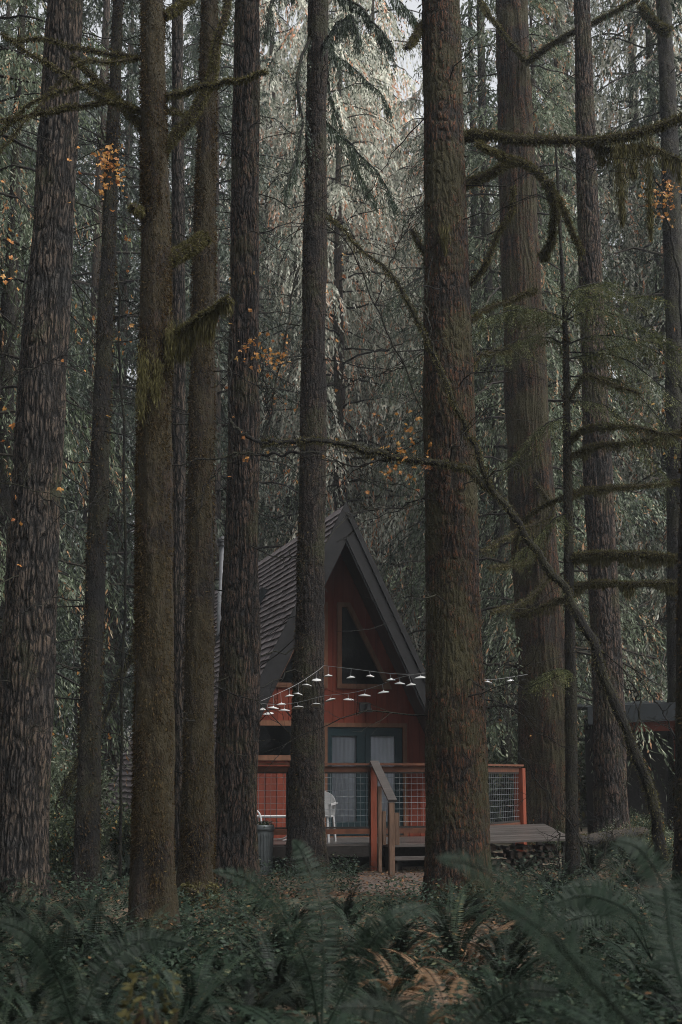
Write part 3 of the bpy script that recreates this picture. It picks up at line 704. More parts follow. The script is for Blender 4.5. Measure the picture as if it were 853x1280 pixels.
# bargeboards (front and back): outer board and inner darker frieze
for yb, sgn in ((YF, -1), (YB, 1)):
    for sg in (-1, 1):
        bb = MB()
        def rk(off, z):  # point on rake line offset inward (perp) by off, at height z
            return (sg * (K * (RT - z) - off * slope_len), z)
        def board(off0, off1, y0, y1, tint):
            zt0 = RT - off0 * slope_len / K; zt1 = RT - off1 * slope_len / K
            zb = (EAVE if sg < 0 else 1.75) - .02
            p = [(0, y0, zt0), (rk(off0, zb)[0], y0, zb), (rk(off1, zb)[0], y0, zb), (0, y0, zt1)]
            if sg > 0: p = p[::-1]
            bb.prism(p, (0, y1 - y0, 0), tint)
        y0 = yb; o_ = sgn
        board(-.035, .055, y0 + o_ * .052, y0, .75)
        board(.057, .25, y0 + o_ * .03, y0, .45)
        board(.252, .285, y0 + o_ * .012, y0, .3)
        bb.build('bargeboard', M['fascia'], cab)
# front wall with openings
W_IN = lambda z: K * (RT - z) - .165 * slope_len      # inner half-width at height z
ZT = RT - .165 * slope_len / K
def q(px, py): return wall_uz(px, py)
uA, zA = q(424, 754); uB, _ = q(438, 754); uC, zC = q(484, 858)
win_r = dict(x0=q(427, 800)[0], x1=q(482, 855)[0], zb=q(450, 855)[1], zt=q(430, 759)[1], xt=q(434, 760)[0])
win_l = dict(x0=-win_r['x1'], x1=-win_r['x0'], zb=win_r['zb'], zt=win_r['zt'], xt=-win_r['xt'])
lw = dict(x0=q(296, 905)[0], x1=q(372, 905)[0], z1=q(340, 907)[1], z0=q(340, 944)[1])
dr = dict(x0=q(409, 1000)[0], x1=q(504, 1000)[0], z1=q(455, 909)[1], z0=.45)
def slope_r(x):  # upper edge of right triangular window
    t = (x - win_r['xt']) / (win_r['x1'] - win_r['xt']); return win_r['zt'] + (win_r['zb'] - win_r['zt']) * max(0, min(1, t))
openings = [
    (win_r['x0'], win_r['x1'], lambda x: win_r['zb'], slope_r),
    (win_l['x0'], win_l['x1'], lambda x: win_r['zb'], lambda x: slope_r(-x)),
    (lw['x0'], lw['x1'], lambda x: lw['z0'], lambda x: lw['z1']),
    (dr['x0'], dr['x1'], lambda x: dr['z0'], lambda x: dr['z1'])]
def wall_mesh(y0, th, ops):
    mb = MB(); half = K * (RT - .0) - .165 * slope_len
    xs = list(np.arange(-half, half, .203)) + [half, 0.] + [o[0] for o in ops] + [o[1] for o in ops] + [win_r['xt'], -win_r['xt']]
    xs = sorted(set(round(float(x), 4) for x in xs + [1.98] if -half <= x <= min(half, 1.981)))
    rg = np.random.default_rng(5)
    grid = set(round(float(x), 4) for x in np.arange(-half, half, .203) if x < 1.98)
    tint = .5
    for a, b in zip(xs[:-1], xs[1:]):
        if b - a < .002: continue
        if a in grid: tint = rg.uniform(.2, .8)
        g0 = .009 if a in grid else 0; g1 = .009 if b in grid else 0
        aa, bb_ = a + g0, b - g1
        if bb_ - aa < .002: continue
        top = lambda x: (half - abs(x)) / K
        xm = (a + b) / 2
        segs = []; cuts = sorted([(lo, hi) for (l, r, lo, hi) in ops if l - 1e-4 <= xm <= r + 1e-4], key=lambda c: c[0](xm))
        cur = lambda x: 0.0
        for lo, hi in cuts: segs.append((cur, lo)); cur = hi
        segs.append((cur, top))
        for lo, hi in segs:
            z = [lo(aa), lo(bb_), hi(bb_), hi(aa)]
            if z[3] - z[0] < .003 and z[2] - z[1] < .003: continue
            mb.prism([(aa, y0, z[0]), (aa, y0, z[3]), (bb_, y0, z[2]), (bb_, y0, z[1])], (0, th, 0), tint)
        # groove back
    # sheathing behind grooves, at the boundary positions
    for g in grid:
        xm = g
        cuts = sorted([(lo(xm), hi(xm)) for (l, r, lo, hi) in ops if l - .009 <= xm <= r + .009])
        cur = 0.
        for lo, hi in cuts + [((half - abs(xm)) / K - .02, None)]:
            if lo - cur > .01: mb.box(g - .009, g + .009, y0 + .012, y0 + th - .002, cur, lo, .2)
            cur = hi
    return mb
wall_mesh(0, .05, openings).build('wall', M['siding'], cab)
bw = MB(); half = K * RT - .165 * slope_len
bw.prism([(-half, YB - .6, 0), (0, YB - .6, half / K), (1.98, YB - .6, (half - 1.98) / K), (1.98, YB - .6, 0)], (0, .06, 0)); bw.build('rear_wall', M['siding'], cab)
sw = MB(); sw.box(1.93, 1.98, .052, YB - .62, 0, (half - 1.98) / K - .03, .5); sw.build('side_wall', M['siding'], cab)
# interior: floor, loft floor, dark lining
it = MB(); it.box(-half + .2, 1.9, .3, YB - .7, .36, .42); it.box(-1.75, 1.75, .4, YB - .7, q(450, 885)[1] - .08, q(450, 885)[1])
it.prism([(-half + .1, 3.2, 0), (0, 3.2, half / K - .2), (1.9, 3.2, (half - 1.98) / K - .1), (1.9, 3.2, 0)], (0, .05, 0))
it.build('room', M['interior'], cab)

def frame_rect(parent, x0, x1, z0, z1, w, y0, y1, mat, name='frame', sill=False):
    mb = MB()
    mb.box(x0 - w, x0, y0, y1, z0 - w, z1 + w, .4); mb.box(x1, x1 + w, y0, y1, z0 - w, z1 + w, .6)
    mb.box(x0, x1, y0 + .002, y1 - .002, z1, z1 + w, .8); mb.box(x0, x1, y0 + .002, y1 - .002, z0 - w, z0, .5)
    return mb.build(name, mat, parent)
# gable windows
for sg in (1, -1):
    x0, x1, xt, zb, zt = win_r['x0'], win_r['x1'], win_r['xt'], win_r['zb'], win_r['zt']
    inner = [(x0, zb), (x1, zb), (xt, zt), (x0, zt)]
    w = .085
    outer = [(x0 - w, zb - w), (x1 + w * 1.45, zb - w), (xt + w * .6, zt + w), (x0 - w, zt + w)]
    fm = MB()
    for k in range(4):
        a, b, c, d = inner[k], inner[(k + 1) % 4], outer[(k + 1) % 4], outer[k]
        p = [(sg * a[0], -.035, a[1]), (sg * b[0], -.035, b[1]), (sg * c[0], -.035, c[1]), (sg * d[0], -.035, d[1])]
        if sg > 0: p = p[::-1]
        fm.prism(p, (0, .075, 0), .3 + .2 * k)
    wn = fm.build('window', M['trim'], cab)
    if sg > 0: wn['label'] = 'sloped gable window with wooden trim right of the tree trunk'
    else: wn['label'] = 'sloped gable window mostly hidden behind the tree trunk'
    gl = MB(); gp = [(sg * a[0], .02, a[1]) for a in inner]
    if sg > 0: gp = gp[::-1]
    gl.add(gp, [(0, 1, 2, 3)]); gl.build('pane', M['glass'], wn)
# lower left window
wn = frame_rect(cab, lw['x0'], lw['x1'], lw['z0'], lw['z1'], .09, -.035, .04, M['trim'], 'window')
g = MB(); g.add([(lw['x0'], .02, lw['z0']), (lw['x1'], .02, lw['z0']), (lw['x1'], .02, lw['z1']), (lw['x0'], .02, lw['z1'])], [(0, 1, 2, 3)]); g.build('pane', M['glass'], wn)
# double door
dn_ = frame_rect(cab, dr['x0'], dr['x1'], dr['z0'], dr['z1'], .075, -.03, .045, M['trim'], 'door_frame')
mid = (dr['x0'] + dr['x1']) / 2
gx = [q(415, 1000)[0], q(446, 1000)[0], q(464, 1000)[0], q(494.5, 1000)[0]]
gzt = q(440, 920)[1]; gzb = q(440, 1027)[1]
for k, (a, b, g0, g1) in enumerate(((dr['x0'] + .004, mid - .004, gx[0], gx[1]), (mid + .004, dr['x1'] - .004, gx[2], gx[3]))):
    dm = MB(); y0, y1 = .0, .04
    z0, z1 = dr['z0'] + .01, dr['z1'] - .005
    dm.box(a, g0, y0, y1, z0, z1); dm.box(g1, b, y0, y1, z0, z1); dm.box(g0, g1, y0 + .001, y1, gzt, z1); dm.box(g0, g1, y0 + .001, y1, z0, gzb)
    d = dm.build('door', M['frame_teal'], cab)
    g = MB(); g.add([(g0, .02, gzb), (g1, .02, gzb), (g1, .02, gzt), (g0, .02, gzt)], [(0, 1, 2, 3)]); g.build('pane', M['glass'], d)
    c = MB(); xs = np.linspace(g0 - .03, g1 + .03, 60); ys = .062 + .004 * np.sin(np.arange(60) * .7)
    V = np.concatenate([np.stack([xs, ys, np.full(60, gzb - .03)], -1), np.stack([xs, ys, np.full(60, gzt + .02)], -1)])
    c.add(V, [(i, i + 1, 61 + i, 60 + i) for i in range(59)]); c.build('curtain', M['curtain'], d, smooth=True)
    hx = (b - .05) if k == 0 else (a + .05)
    h = MB(); h.lathe([(0, 0), (.02, 0), (.02, .01), (0, .012)], 10); h.bar((hx, -.03, 1.35), (hx + (-.07 if k == 0 else .07), -.03, 1.35), .015, .015)
    h2 = MB(); h2.bar((hx, -.03, 1.35), (hx + (-.07 if k == 0 else .07), -.03, 1.35), .015, .015); h2.bar((hx, 0, 1.35), (hx, -.035, 1.35), .02, .02); h2.build('handle', M['black'], d)
# wall lantern
lu, lz = q(455, 885)
l_ = MB(); l_.box(lu - .09, lu + .06, -.05, -.001, lz - .06, lz + .10, .5)
lo = l_.build('wall_lamp', M['black'], cab)
l2 = MB(); l2.lathe([(.0, .09), (.045, .085), (.05, .0), (.085, -.07), (.08, -.075), (0.02, -.03)], 14, (lu + .05, -.12, lz)); l2.bar((lu + .02, -.04, lz + .05), (lu + .05, -.12, lz + .05), .03, .03)
l2.build('lamp_shade', M['black'], lo)
# chimney flue on left roof
def roof_hit(px, py):
    o = np.array([0, 0, EYE]); d = at(px, py, 1.) - o
    o2 = np.array([(o[:2] - (OX, OY)) @ U, (o[:2] - (OX, OY)) @ Vv, o[2]]); d2 = np.array([d[:2] @ U, d[:2] @ Vv, d[2]])
    n = nL; k = -((o2 - (0, 0, RT)) @ n) / (d2 @ n)
    return o2 + d2 * k
ch = roof_hit(277, 790)
dch = OY + ch[1] * cos(YAW)
ztop = at(277, 678, dch)[2]; rp = 4.6 * mpp(dch)
zmid = at(277, 740, dch)[2]
c_ = MB(); c_.lathe([(rp * 1.25, ch[2] - .3), (rp * 1.25, zmid), (rp * .92, zmid + .02), (rp * .92, ztop)], 18, (ch[0], ch[1], 0)); 
co = c_.build('chimney', M['pipe'], cab, smooth=True)
c2 = MB(); c2.lathe([(rp * .9, ztop - .12), (rp * 1.5, ztop - .12), (rp * 1.5, ztop - .04), (rp * 1.7, ztop - .03), (rp * 1.7, ztop + .03), (rp * .6, ztop + .1), (0, ztop + .11)], 18, (ch[0], ch[1], 0)); c2.build('chimney_cap', M['black'], co)
c3 = MB(); e1 = np.array([0, 1, 0]); e2 = np.array([-K, 0, -1]) / slope_len
cc = ch + nL * .035
c3.prism([cc + e1 * .3 + e2 * .5, cc + e1 * .3 - e2 * .3, cc - e1 * .3 - e2 * .3, cc - e1 * .3 + e2 * .5], nL * .01); c3.build('flashing', M['tarroof'], co)
rv = roof_hit(328, 752); v_ = MB(); cc = rv + nL * .03
v_.prism([cc + e1 * .22 + e2 * .18, cc + e1 * .22 - e2 * .22, cc - e1 * .22 - e2 * .22, cc - e1 * .22 + e2 * .18], nL * .12); v_.build('roof_vent', M['tarroof'], cab)

# ------------------------------------------------------------------ porch deck (cabin axes)
VD = -2.35; DZ = .43
deck = empty('porch_deck', (OX, OY, 0), YAW, 'wooden porch deck with wire mesh railing in front of the red cabin', 'deck')
def dq(px, py, v=VD): return wall_uz(px, py, v)
uL = dq(296, 1000)[0]; uR = dq(575, 1000)[0]
# angled right corner of the deck, out to the end post
def loc(p): return np.array([(np.asarray(p[:2]) - (OX, OY)) @ U, (np.asarray(p[:2]) - (OX, OY)) @ Vv])
endp = loc(at(650, 960, 26.6))
bd = MB(); y = VD + .02; rg = np.random.default_rng(9)
cor = np.array([uR, VD])
while y < -.02:
    # right end follows the angled edge
    t0 = (y - cor[1]) / (endp[1] - cor[1]); xr = cor[0] + (endp[0] - cor[0]) * t0
    t1 = (y + .13 - cor[1]) / (endp[1] - cor[1]); xr2 = cor[0] + (endp[0] - cor[0]) * t1
    bd.prism([(uL, y, DZ - .035), (xr, y, DZ - .035), (xr2, y + .132, DZ - .035), (uL, y + .132, DZ - .035)][::-1], (0, 0, .035), rg.uniform(0, 1)); y += .14
while y < endp[1]:
    t0 = (y - cor[1]) / (endp[1] - cor[1]); xr = cor[0] + (endp[0] - cor[0]) * t0
    xl = 2.0
    if xr > xl: bd.prism([(xl, y, DZ - .035), (xr, y, DZ - .035), (xr, y + .132, DZ - .035), (xl, y + .132, DZ - .035)][::-1], (0, 0, .035), rg.uniform(0, 1))
    y += .14
bd.build('deck_boards', M['deckwood'], deck)
fs = MB(); fs.box(uL, uR, VD - .03, VD - .001, DZ - .2, DZ - .04, .5)
fs.build('rim_board', M['darkwood'], deck)
jo = MB()
for x in np.arange(uL + .3, uR, 1.2): jo.box(x - .05, x + .05, VD + .1, VD + .2, -.05, DZ - .04, .4)
jo.box(uL, uR, VD + .9, VD + .95, -.02, DZ - .05, .3); jo.build('joists', M['darkwood'], deck)
capz = at(440, 955, OY + VD + .2)[2]
def wp(px, py, v=VD): u_, z_ = wall_uz(px, py, v); return u_, z_
z_cap1 = dq(440, 953.5)[1]; z_cap0 = dq(440, 959)[1]; z_br1 = dq(440, 1036)[1]; z_br0 = dq(440, 1042.5)[1]
def rail_run(a, b, posts, seed, nm=''):
    a = np.array(a, float); b = np.array(b, float); d = (b - a) / np.linalg.norm(b - a); Lr = np.linalg.norm(b - a)
    def P3(s, z, o=0): p = a + d * s + np.array([d[1], -d[0]]) * o; return (p[0], p[1], z)
    c = MB(); c.bar(P3(-.02, (z_cap0 + z_cap1) / 2 + .012), P3(Lr + .02, (z_cap0 + z_cap1) / 2 + .012), .14, .035, tint=.6)
    c.bar(P3(0, z_cap0 - .03), P3(Lr, z_cap0 - .03), .04, .085, tint=.35); c.build('top_rail', M['redwood'], deck)
    c = MB(); c.bar(P3(0, (z_br0 + z_br1) / 2), P3(Lr, (z_br0 + z_br1) / 2), .05, z_br1 - z_br0, tint=.6); c.build('bottom_rail', M['redwood'], deck)
    for s, wd, mt, zb, zt in posts:
        c = MB(); c.bar(P3(s, zb, 0), P3(s, zt, 0), wd, wd, up=(d[0], d[1], 0), tint=.5); c.build('post', mt, deck)
    s = 0; w = MB(); r = .0032
    ps = sorted([0] + [p[0] for p in posts] + [Lr])
    # dark panel frame + wires
    for p0, p1 in zip(ps[:-1], ps[1:]):
        if p1 - p0 < .2: continue
        x0, x1 = p0 + .05, p1 - .05; zt = z_cap0 - .085; zb = z_br1 + .005
        fr = MB()
        fr.bar(P3(x0, zt), P3(x1, zt), .03, .03); fr.bar(P3(x0, zb + .015), P3(x1, zb + .015), .03, .03)
        fr.bar(P3(x0 + .015, zb + .03), P3(x0 + .015, zt - .015), .03, .03, up=(d[0], d[1], 0)); fr.bar(P3(x1 - .015, zb + .03), P3(x1 - .015, zt - .015), .03, .03, up=(d[0], d[1], 0))
        po = fr.build('mesh_panel', M['darkwood'], deck)
        w = MB(); x = x0 + .1
        while x < x1 - .05:
            w.tube([P3(x, zb), P3(x, (zb + zt) / 2), P3(x, zt)], r, 4, cap=False); x += .1
        z = zb + .1
        while z < zt - .03:
            w.tube([P3(x0, z, .006), P3((x0 + x1) / 2, z, .006), P3(x1, z, .006)], r, 4, cap=False); z += .1
        w.build('wire_mesh', M['mesh'], po)
sp = lambda px: dq(px, 1000)[0] - uL
rail_run((uL, VD), (uR, VD), [(sp(364), .10, M['darkwood'], 0., z_cap0 - .01), (sp(466.5), .10, M['redpost'], 0., z_cap0 - .002), (sp(552), .09, M['redwood'], 0, z_cap0 - .01)], 1)
dd = (endp - cor) / np.linalg.norm(endp - cor)
rail_run(cor + dd * .08, endp, [(.0, .1, M['redwood'], 0, z_cap0 - .01), (np.linalg.norm(endp - cor) - .1, .17, M['redpost'], 0, z_cap0 + .0), (np.linalg.norm(endp - cor) * .33, .1, M['redwood'], 0, z_cap0 - .01)], 2)
# steps and handrail
def cabpt(px, py, D):
    p = at(px, py, D); l = loc(p); return np.array([l[0], l[1], p[2]])
st = MB()
u0 = dq(478, 1050)[0]; u1 = uR + .15
st.box(u0, u1, VD - .34, VD - .035, DZ - .045, DZ + .001, .9)
st.box(u0, u1, VD - .66, VD - .36, .20, .245, .8)
so = st.build('steps', M['deckwood'], deck)
sb = MB()
for x in (u0 + .03, u1 - .06): sb.prism([(x, VD - .04, -.1), (x, VD - .62, -.1), (x, VD - .62, .19), (x, VD - .33, .19), (x, VD - .33, DZ - .05), (x, VD - .04, DZ - .05)], (.04, 0, 0), .4)
sb.build('stringer', M['darkwood'], so)
ptop = np.array([dq(465, 957)[0] + .02, VD - .06, z_cap1 + .02])
pm = cabpt(479.5, 983, 22.75); pb = cabpt(491, 1001, 22.2)
hr = MB(); hr.bar(ptop + (0, 0, .0), pb, .14, .035, tint=.4); ho = hr.build('handrail', M['deckwood'], deck)
def vpost(px, ytop, w, mt, D, zt=None, zb=-.1, nm='handrail_post'):
    p = at(px, ytop, D); l = loc(p); c = MB(); c.box(l[0] - w / 2, l[0] + w / 2, l[1] - w / 2, l[1] + w / 2, zb, p[2] if zt is None else zt, .6); return c.build(nm, mt, deck)
vpost(489.2, 1003, .085, M['oldwood'], 22.25); vpost(474.5, 983, .055, M['oldwood'], 22.9); vpost(496, 1016, .07, M['oldwood'], 22.9, zb=.43); vpost(480, 1014, .055, M['oldwood'], 23.0, zb=.43)

# ------------------------------------------------------------------ porch furniture
# white tubular bench
def bench():
    p = at(343, 1030, 24.2); root = empty('porch_bench', (p[0], p[1], DZ), YAW, 'white tubular metal bench behind the railing at the left of the porch', 'bench')
    s = MB()
    for k in range(5): s.box(-.62, .62, -.22 + k * .09, -.16 + k * .09, .40, .418, .5)
    s.tube([(-.62, -.24, .41), (0, -.245, .405), (.62, -.24, .41)], .022, 8)
    s.build('seat', M['white'], root)
    for x in (-.3, .3):
        l = MB()
        for yy in (-.2, .2):
            l.tube(catmull([(x - .02, yy, .40), (x - .025, yy, .15), (x - .06, yy, .05), (x - .2, yy, .015)], 12), .013, 8)
            l.tube(catmull([(x + .02, yy, .40), (x + .025, yy, .15), (x + .06, yy, .05), (x + .2, yy, .015)], 12), .013, 8)
        l.build('leg', M['white'], root)
    for x in (-.64, .64):
        a = MB(); a.tube(catmull([(x, .2, .42), (x, .2, .62), (x, .12, .70), (x, -.1, .70), (x, -.2, .64), (x, -.24, .42)], 18), .018, 8); a.build('armrest', M['white'], root)
bench()
def chair():
    p = at(397, 1030, 24.0); root = empty('porch_chair', (p[0], p[1], DZ), YAW - .5, 'white rounded plastic chair half hidden behind the scaly trunk', 'chair')
    s = MB(); s.prism([(-.24, -.24, .40), (.24, -.24, .40), (.27, .0, .40), (.22, .24, .40), (-.22, .24, .40), (-.27, 0, .40)][::-1], (0, 0, .025)); s.build('seat', M['white'], root)
    b = MB(); n = 13; P = []
    for k in range(n):
        a = pi * k / (n - 1); P.append((cos(a) * .25, .22 + .03 * sin(a), .62 + .20 * sin(a)))
    P = [(.24, .22, .42)] + P + [(-.24, .22, .42)]
    b.prism(P, (0, .025, 0)); b.build('backrest', M['white'], root)
    for x in (-.26, .26):
        a = MB(); a.bar((x, -.22, .60), (x, .24, .62), .05, .025); a.bar((x, -.2, .6), (x, -.21, .4), .04, .03); a.build('armrest', M['white'], root)
    for x in (-.22, .22):
        for yy in (-.21, .21):
            l = MB(); l.bar((x, yy, .40), (x * 1.12, yy * 1.12, 0), .04, .03); l.build('leg', M['white'], root)
chair()
def planter():
    p = at(327, 1066, 22.5); gzv = float(gz(p[0], p[1])); zt = at(327, 1031, 22.5)[2]; h = zt - gzv; r = 15 * mpp(22.5)
    root = empty('metal_planter', (p[0], p[1], gzv), 0, 'ribbed galvanised metal bin planter beside the reddish trunk below the porch', 'planter')
    b = MB(); n = 96; th = np.linspace(0, 2 * pi, n, endpoint=False)
    zs = [0, .03, .05, h - .16, h - .12, h - .11, h - .08]
    V = []
    for k, z in enumerate(zs):
        rr = r * (.86 + .14 * z / h); rib = .006 * (np.arange(n) % 4 < 2) if 1 < k < 4 else 0
        V.append(np.stack([(rr + rib) * np.cos(th), (rr + rib) * np.sin(th), np.full(n, z)], -1))
    Q = [(k * n + i, k * n + (i + 1) % n, (k + 1) * n + (i + 1) % n, (k + 1) * n + i) for k in range(len(zs) - 1) for i in range(n)]
    b.add(np.concatenate(V), Q); b.lathe([(0, h - .1), (r * .96, h - .1)], 24); b.build('bin', M['steel'], root)
    c = MB(); c.lathe([(r * .98, h - .09), (r * 1.06, h - .085), (r * 1.08, h - .05), (r * 1.04, h - .03), (r * 1.07, h), (r * .98, h), (r * .95, h - .06)], 32); c.build('rim', M['steel'], root, smooth=True)
    l = MB(); k = 260; pos = np.stack([RNG.normal(0, r * .45, k), RNG.normal(0, r * .45, k), h - .05 + RNG.uniform(0, .09, k)], -1)
    l.kites(pos, RNG.normal(size=(k, 3)) + [0, 0, .5], .045, .025, RNG.uniform(.4, 1, k)); l.build('planted_leaves', M['cover'], root)
planter()
p = at(320, 1032, 22.5)
cn = MB(); cn.tube(catmull([(.09, 0, 0), (.085, 0, .09), (.06, 0, .19), (.01, 0, .245), (-.04, 0, .24)], 16), .014, 8); r_ = cn.build('walking_cane', M['cane'], smooth=True)
r_.location = tuple(p + np.array([0, 0, -.02])); tag(r_, 'white curved crook handle sticking out of the ribbed metal planter', 'crook')

# ------------------------------------------------------------------ string lights
def lamp_strand(name, label, wire_pts, lamps, D0, D1):
    base = at(*wire_pts[0], D0); root = empty(name, base, 0, label, 'string lights', 'festoon light strands between the trunks')
    x0, x1 = wire_pts[0][0], wire_pts[-1][0]
    Dx = lambda x: D0 + (D1 - D0) * (x - x0) / (x1 - x0)
    W = np.array([at(x, y, Dx(x)) for x, y in wire_pts]) - base
    P = catmull(W, 50); w = MB(); w.tube(P, .0032, 4, cap=False); w.build('wire', M['wire'], root)
    for k, (x, y, s) in enumerate(lamps):
        p = at(x, y, Dx(x)) - base; R = .5 * s * 12. * mpp(22.3)
        l = MB(); tl = RNG.normal(size=2) * .12
        prof = [(.003, .016), (.008, .015), (.009, .009), (R * .3, .006), (R * .65, -.001), (R * .92, -.009), (R, -.015), (R * .97, -.018), (R * .7, -.008), (R * .35, -.002), (.0, .002)]
        l.lathe(prof, 18, p, tint=.5)
        V = l.v[-1] - p; V[:, 2] += V[:, 0] * tl[0] + V[:, 1] * tl[1]; l.v[-1] = V + p
        lo = l.build('lamp_shade', M['shade_white'], root, smooth=True)
        # cord up to wire
        wy = np.interp(x, [q_[0] for q_ in wire_pts], [q_[1] for q_ in wire_pts]); 
        j = int(np.argmin(np.abs(P[:, 0] - p[0])))
        c = MB(); c.tube([p + [0, 0, .012], (p + [0, 0, .015] + P[j]) / 2, P[j]], .0025, 4, cap=False)
        b = MB(); th = np.linspace(0, pi, 6); b.lathe([(.0001, -.020), (.010, -.017), (.011, -.010), (.006, .0)], 8, p); 
        c.build('cord', M['wire'], lo); b.build('bulb', M['shade_white'], lo)
lamp_strand('string_lights', 'light strand rising from the reddish trunk to the scaly trunk', [(320, 879), (345, 868), (372, 855), (395, 840), (405, 832)],
    [(342, 884, 1.1), (352, 879.5, .95), (362, 869, .95), (373, 867, 1.), (384, 856, 1.1), (396, 849, 1.)], 20.4, 22.1)
lamp_strand('string_lights', 'upper light strand crossing the gable window to the massive trunk', [(405, 832), (440, 836), (480, 841), (515, 843), (545, 840)],
    [(410.6, 844, .9), (438.6, 846, .9), (463, 844.5, .85), (489, 849, .85), (526, 846, 1.1)], 22.1, 18.3)
lamp_strand('string_lights', 'lower sagging light strand in front of the red siding', [(320, 878), (345, 881), (372, 878), (405, 870), (440, 866), (470, 858), (500, 847), (545, 838)],
    [(328.6, 886, .8), (335.6, 891, 1.05), (355.7, 887, 1.1), (372.8, 883.5, 1.1), (395, 880, 1.), (413, 874, 1.), (436, 873.5, 1.), (456, 868.5, 1.15), (479.6, 864.5, 1.05), (500, 853.5, .95), (514, 855, .85)], 20.4, 18.3)
lamp_strand('string_lights', 'short light strand between the two thick right trunks', [(596, 848), (620, 849), (660, 843)], [(610, 852, .9), (638, 850, .9)], 18.3, 29.3)

# ------------------------------------------------------------------ firewood store
pc = at(655, 1050, 23.5)
ws = empty('firewood_store', (pc[0], pc[1], 0), YAW * .6, 'low firewood store with grey board lid right of the massive trunk', 'wood store')
lid = MB(); rg = np.random.default_rng(4)
zL = at(655, 1040, 23)[2]
zl = .56
for k in range(8):
    y = -.7 + k * .2; lid.prism([(-.95, y, zl - .10 + .022 * k), (.62, y, zl - .06 + .022 * k), (.62, y + .19, zl - .04 + .022 * k), (-.95, y + .19, zl - .08 + .022 * k)][::-1], (0, 0, .03), rg.uniform(0, 1))
lid.build('lid', M['deckwood'], ws)
for x in (-.85, .5):
    for y in (-.55, .8):
        c = MB(); c.box(x - .04, x + .04, y - .04, y + .04, -.1, zl - .09, .5); c.build('post', M['darkwood'], ws)
lg_src = None; n_l = 0
cy, sy = cos(YAW * .6), sin(YAW * .6)
for row in range(4):
    for k in range(10):
        x = -.72 + k * .125 + (.06 if row % 2 else 0) + RNG.normal() * .008
        if x > .42: continue
        r = .055 + RNG.uniform(-.008, .006); z = .07 + row * .105
        m_ = MB(); a0 = RNG.uniform(0, 6); kk = 3 + (k * 3 + row) % 4; r *= RNG.uniform(.75, 1.15)
        ang = a0 + np.linspace(0, 2 * pi, kk, endpoint=False) + RNG.uniform(-.2, .2, kk); rr = r * RNG.uniform(.65, 1.15, kk)
        L = .42 + RNG.uniform(-.03, .03); 
        m_.prism([(rr[i] * cos(ang[i]), -L / 2, rr[i] * sin(ang[i])) for i in range(kk)], (0, L, 0), float(RNG.uniform(0, 1)))
        lo = m_.build('firewood_log', M['log_end'])
        yl = -.36 + RNG.normal() * .05
        lo.location = (float(pc[0] + x * cy - yl * sy), float(pc[1] + x * sy + yl * cy), z); lo.rotation_euler = (0, 0, YAW * .6)
        tag(lo, 'split firewood log stacked under the grey board lid', 'log', 'split logs in the firewood store')

# ------------------------------------------------------------------ dark sheds at right, distant
def shed():
    p = at(800, 1040, 31.); root = empty('dark_shed', (p[0], p[1], 0), .12, 'dark open shed with flat roof and red posts behind the trees at right', 'shed')
    zt = at(800, 872, 31)[2]; xl = at(722, 880, 31)[0] - p[0]
    r = MB(); r.prism([(xl, -.6, zt - .30), (3.8, -.6, zt - .05), (3.8, 3.2, zt + .15), (xl, 3.2, zt - .1)][::-1], (0, 0, .07)); 
    ro = r.build('roof', M['tarroof'], root)
    f = MB(); f.prism([(xl, -.63, zt - .60), (3.8, -.63, zt - .36), (3.8, -.63, zt + .02), (xl, -.63, zt - .23)], (0, .03, 0)); f.build('fascia', M['tarroof'], ro)
    b = MB(); b.bar((-.8, -.3, zt - .62), (3.6, -.3, zt - .48), .1, .28, tint=.5); b.build('beam', M['siding'], root)
    for x in (.85, 3.2):
        c = MB(); c.box(x - .12, x + .12, -.4, -.16, -.1, zt - .6, .5); c.build('post', M['siding'], root)
    w = MB(); w.box(-.7, 3.7, 1.4, 1.5, -.1, zt - .4); w.build('rear_wall', M['darkwood'], root)
    w = MB(); w.box(-.7, -.6, -.1, 1.4, -.1, zt - .65); w.build('side_wall', M['darkwood'], root)
shed()
def farhouse():
    p = at(830, 1040, 48.); root = empty('far_cabin', (p[0], p[1], float(gz(p[0], p[1]))), -.1, 'distant dark roofed cabin mostly hidden behind foliage at right', 'cabin')
    zt = at(800, 770, 48)[2] - float(gz(p[0], p[1])); x0 = at(782, 770, 48)[0] - p[0]
    r = MB(); r.prism([(x0, -.8, zt), (5, -.8, zt - .9), (5, -.8, zt - 1.25), (x0, -.8, zt - .35)][::-1], (0, 5, 0)); r.build('roof', M['tarroof'], root)
    w = MB(); w.box(x0 + .6, 4.6, 0, 4, -.5, zt - 1.3); w.build('wall', M['siding'], root)
farhouse()

def fallen():
    a = at(722, 1050, 24.); b = at(806, 1036, 27.); base = a.copy(); mb = MB()
    a[2] = .42; b[2] = .48
    P = wiggle(catmull([a - base, (a + b) / 2 - base + [0, 0, .02], b - base], 30), .02, 3); R = np.linspace(.10, .085, 30)
    mb.tube(P, R, 12, tint=.6); o = mb.build('fallen_log', M['bark_grey'], smooth=True); o.location = tuple(base)
    tag(o, 'grey fallen log lying across the undergrowth at right behind the thin sapling', 'log')
    fb = MB(); fuzz(fb, P, R, 1500, .03, .016, .2); fb.build('moss', M['moss'], o)
fallen()

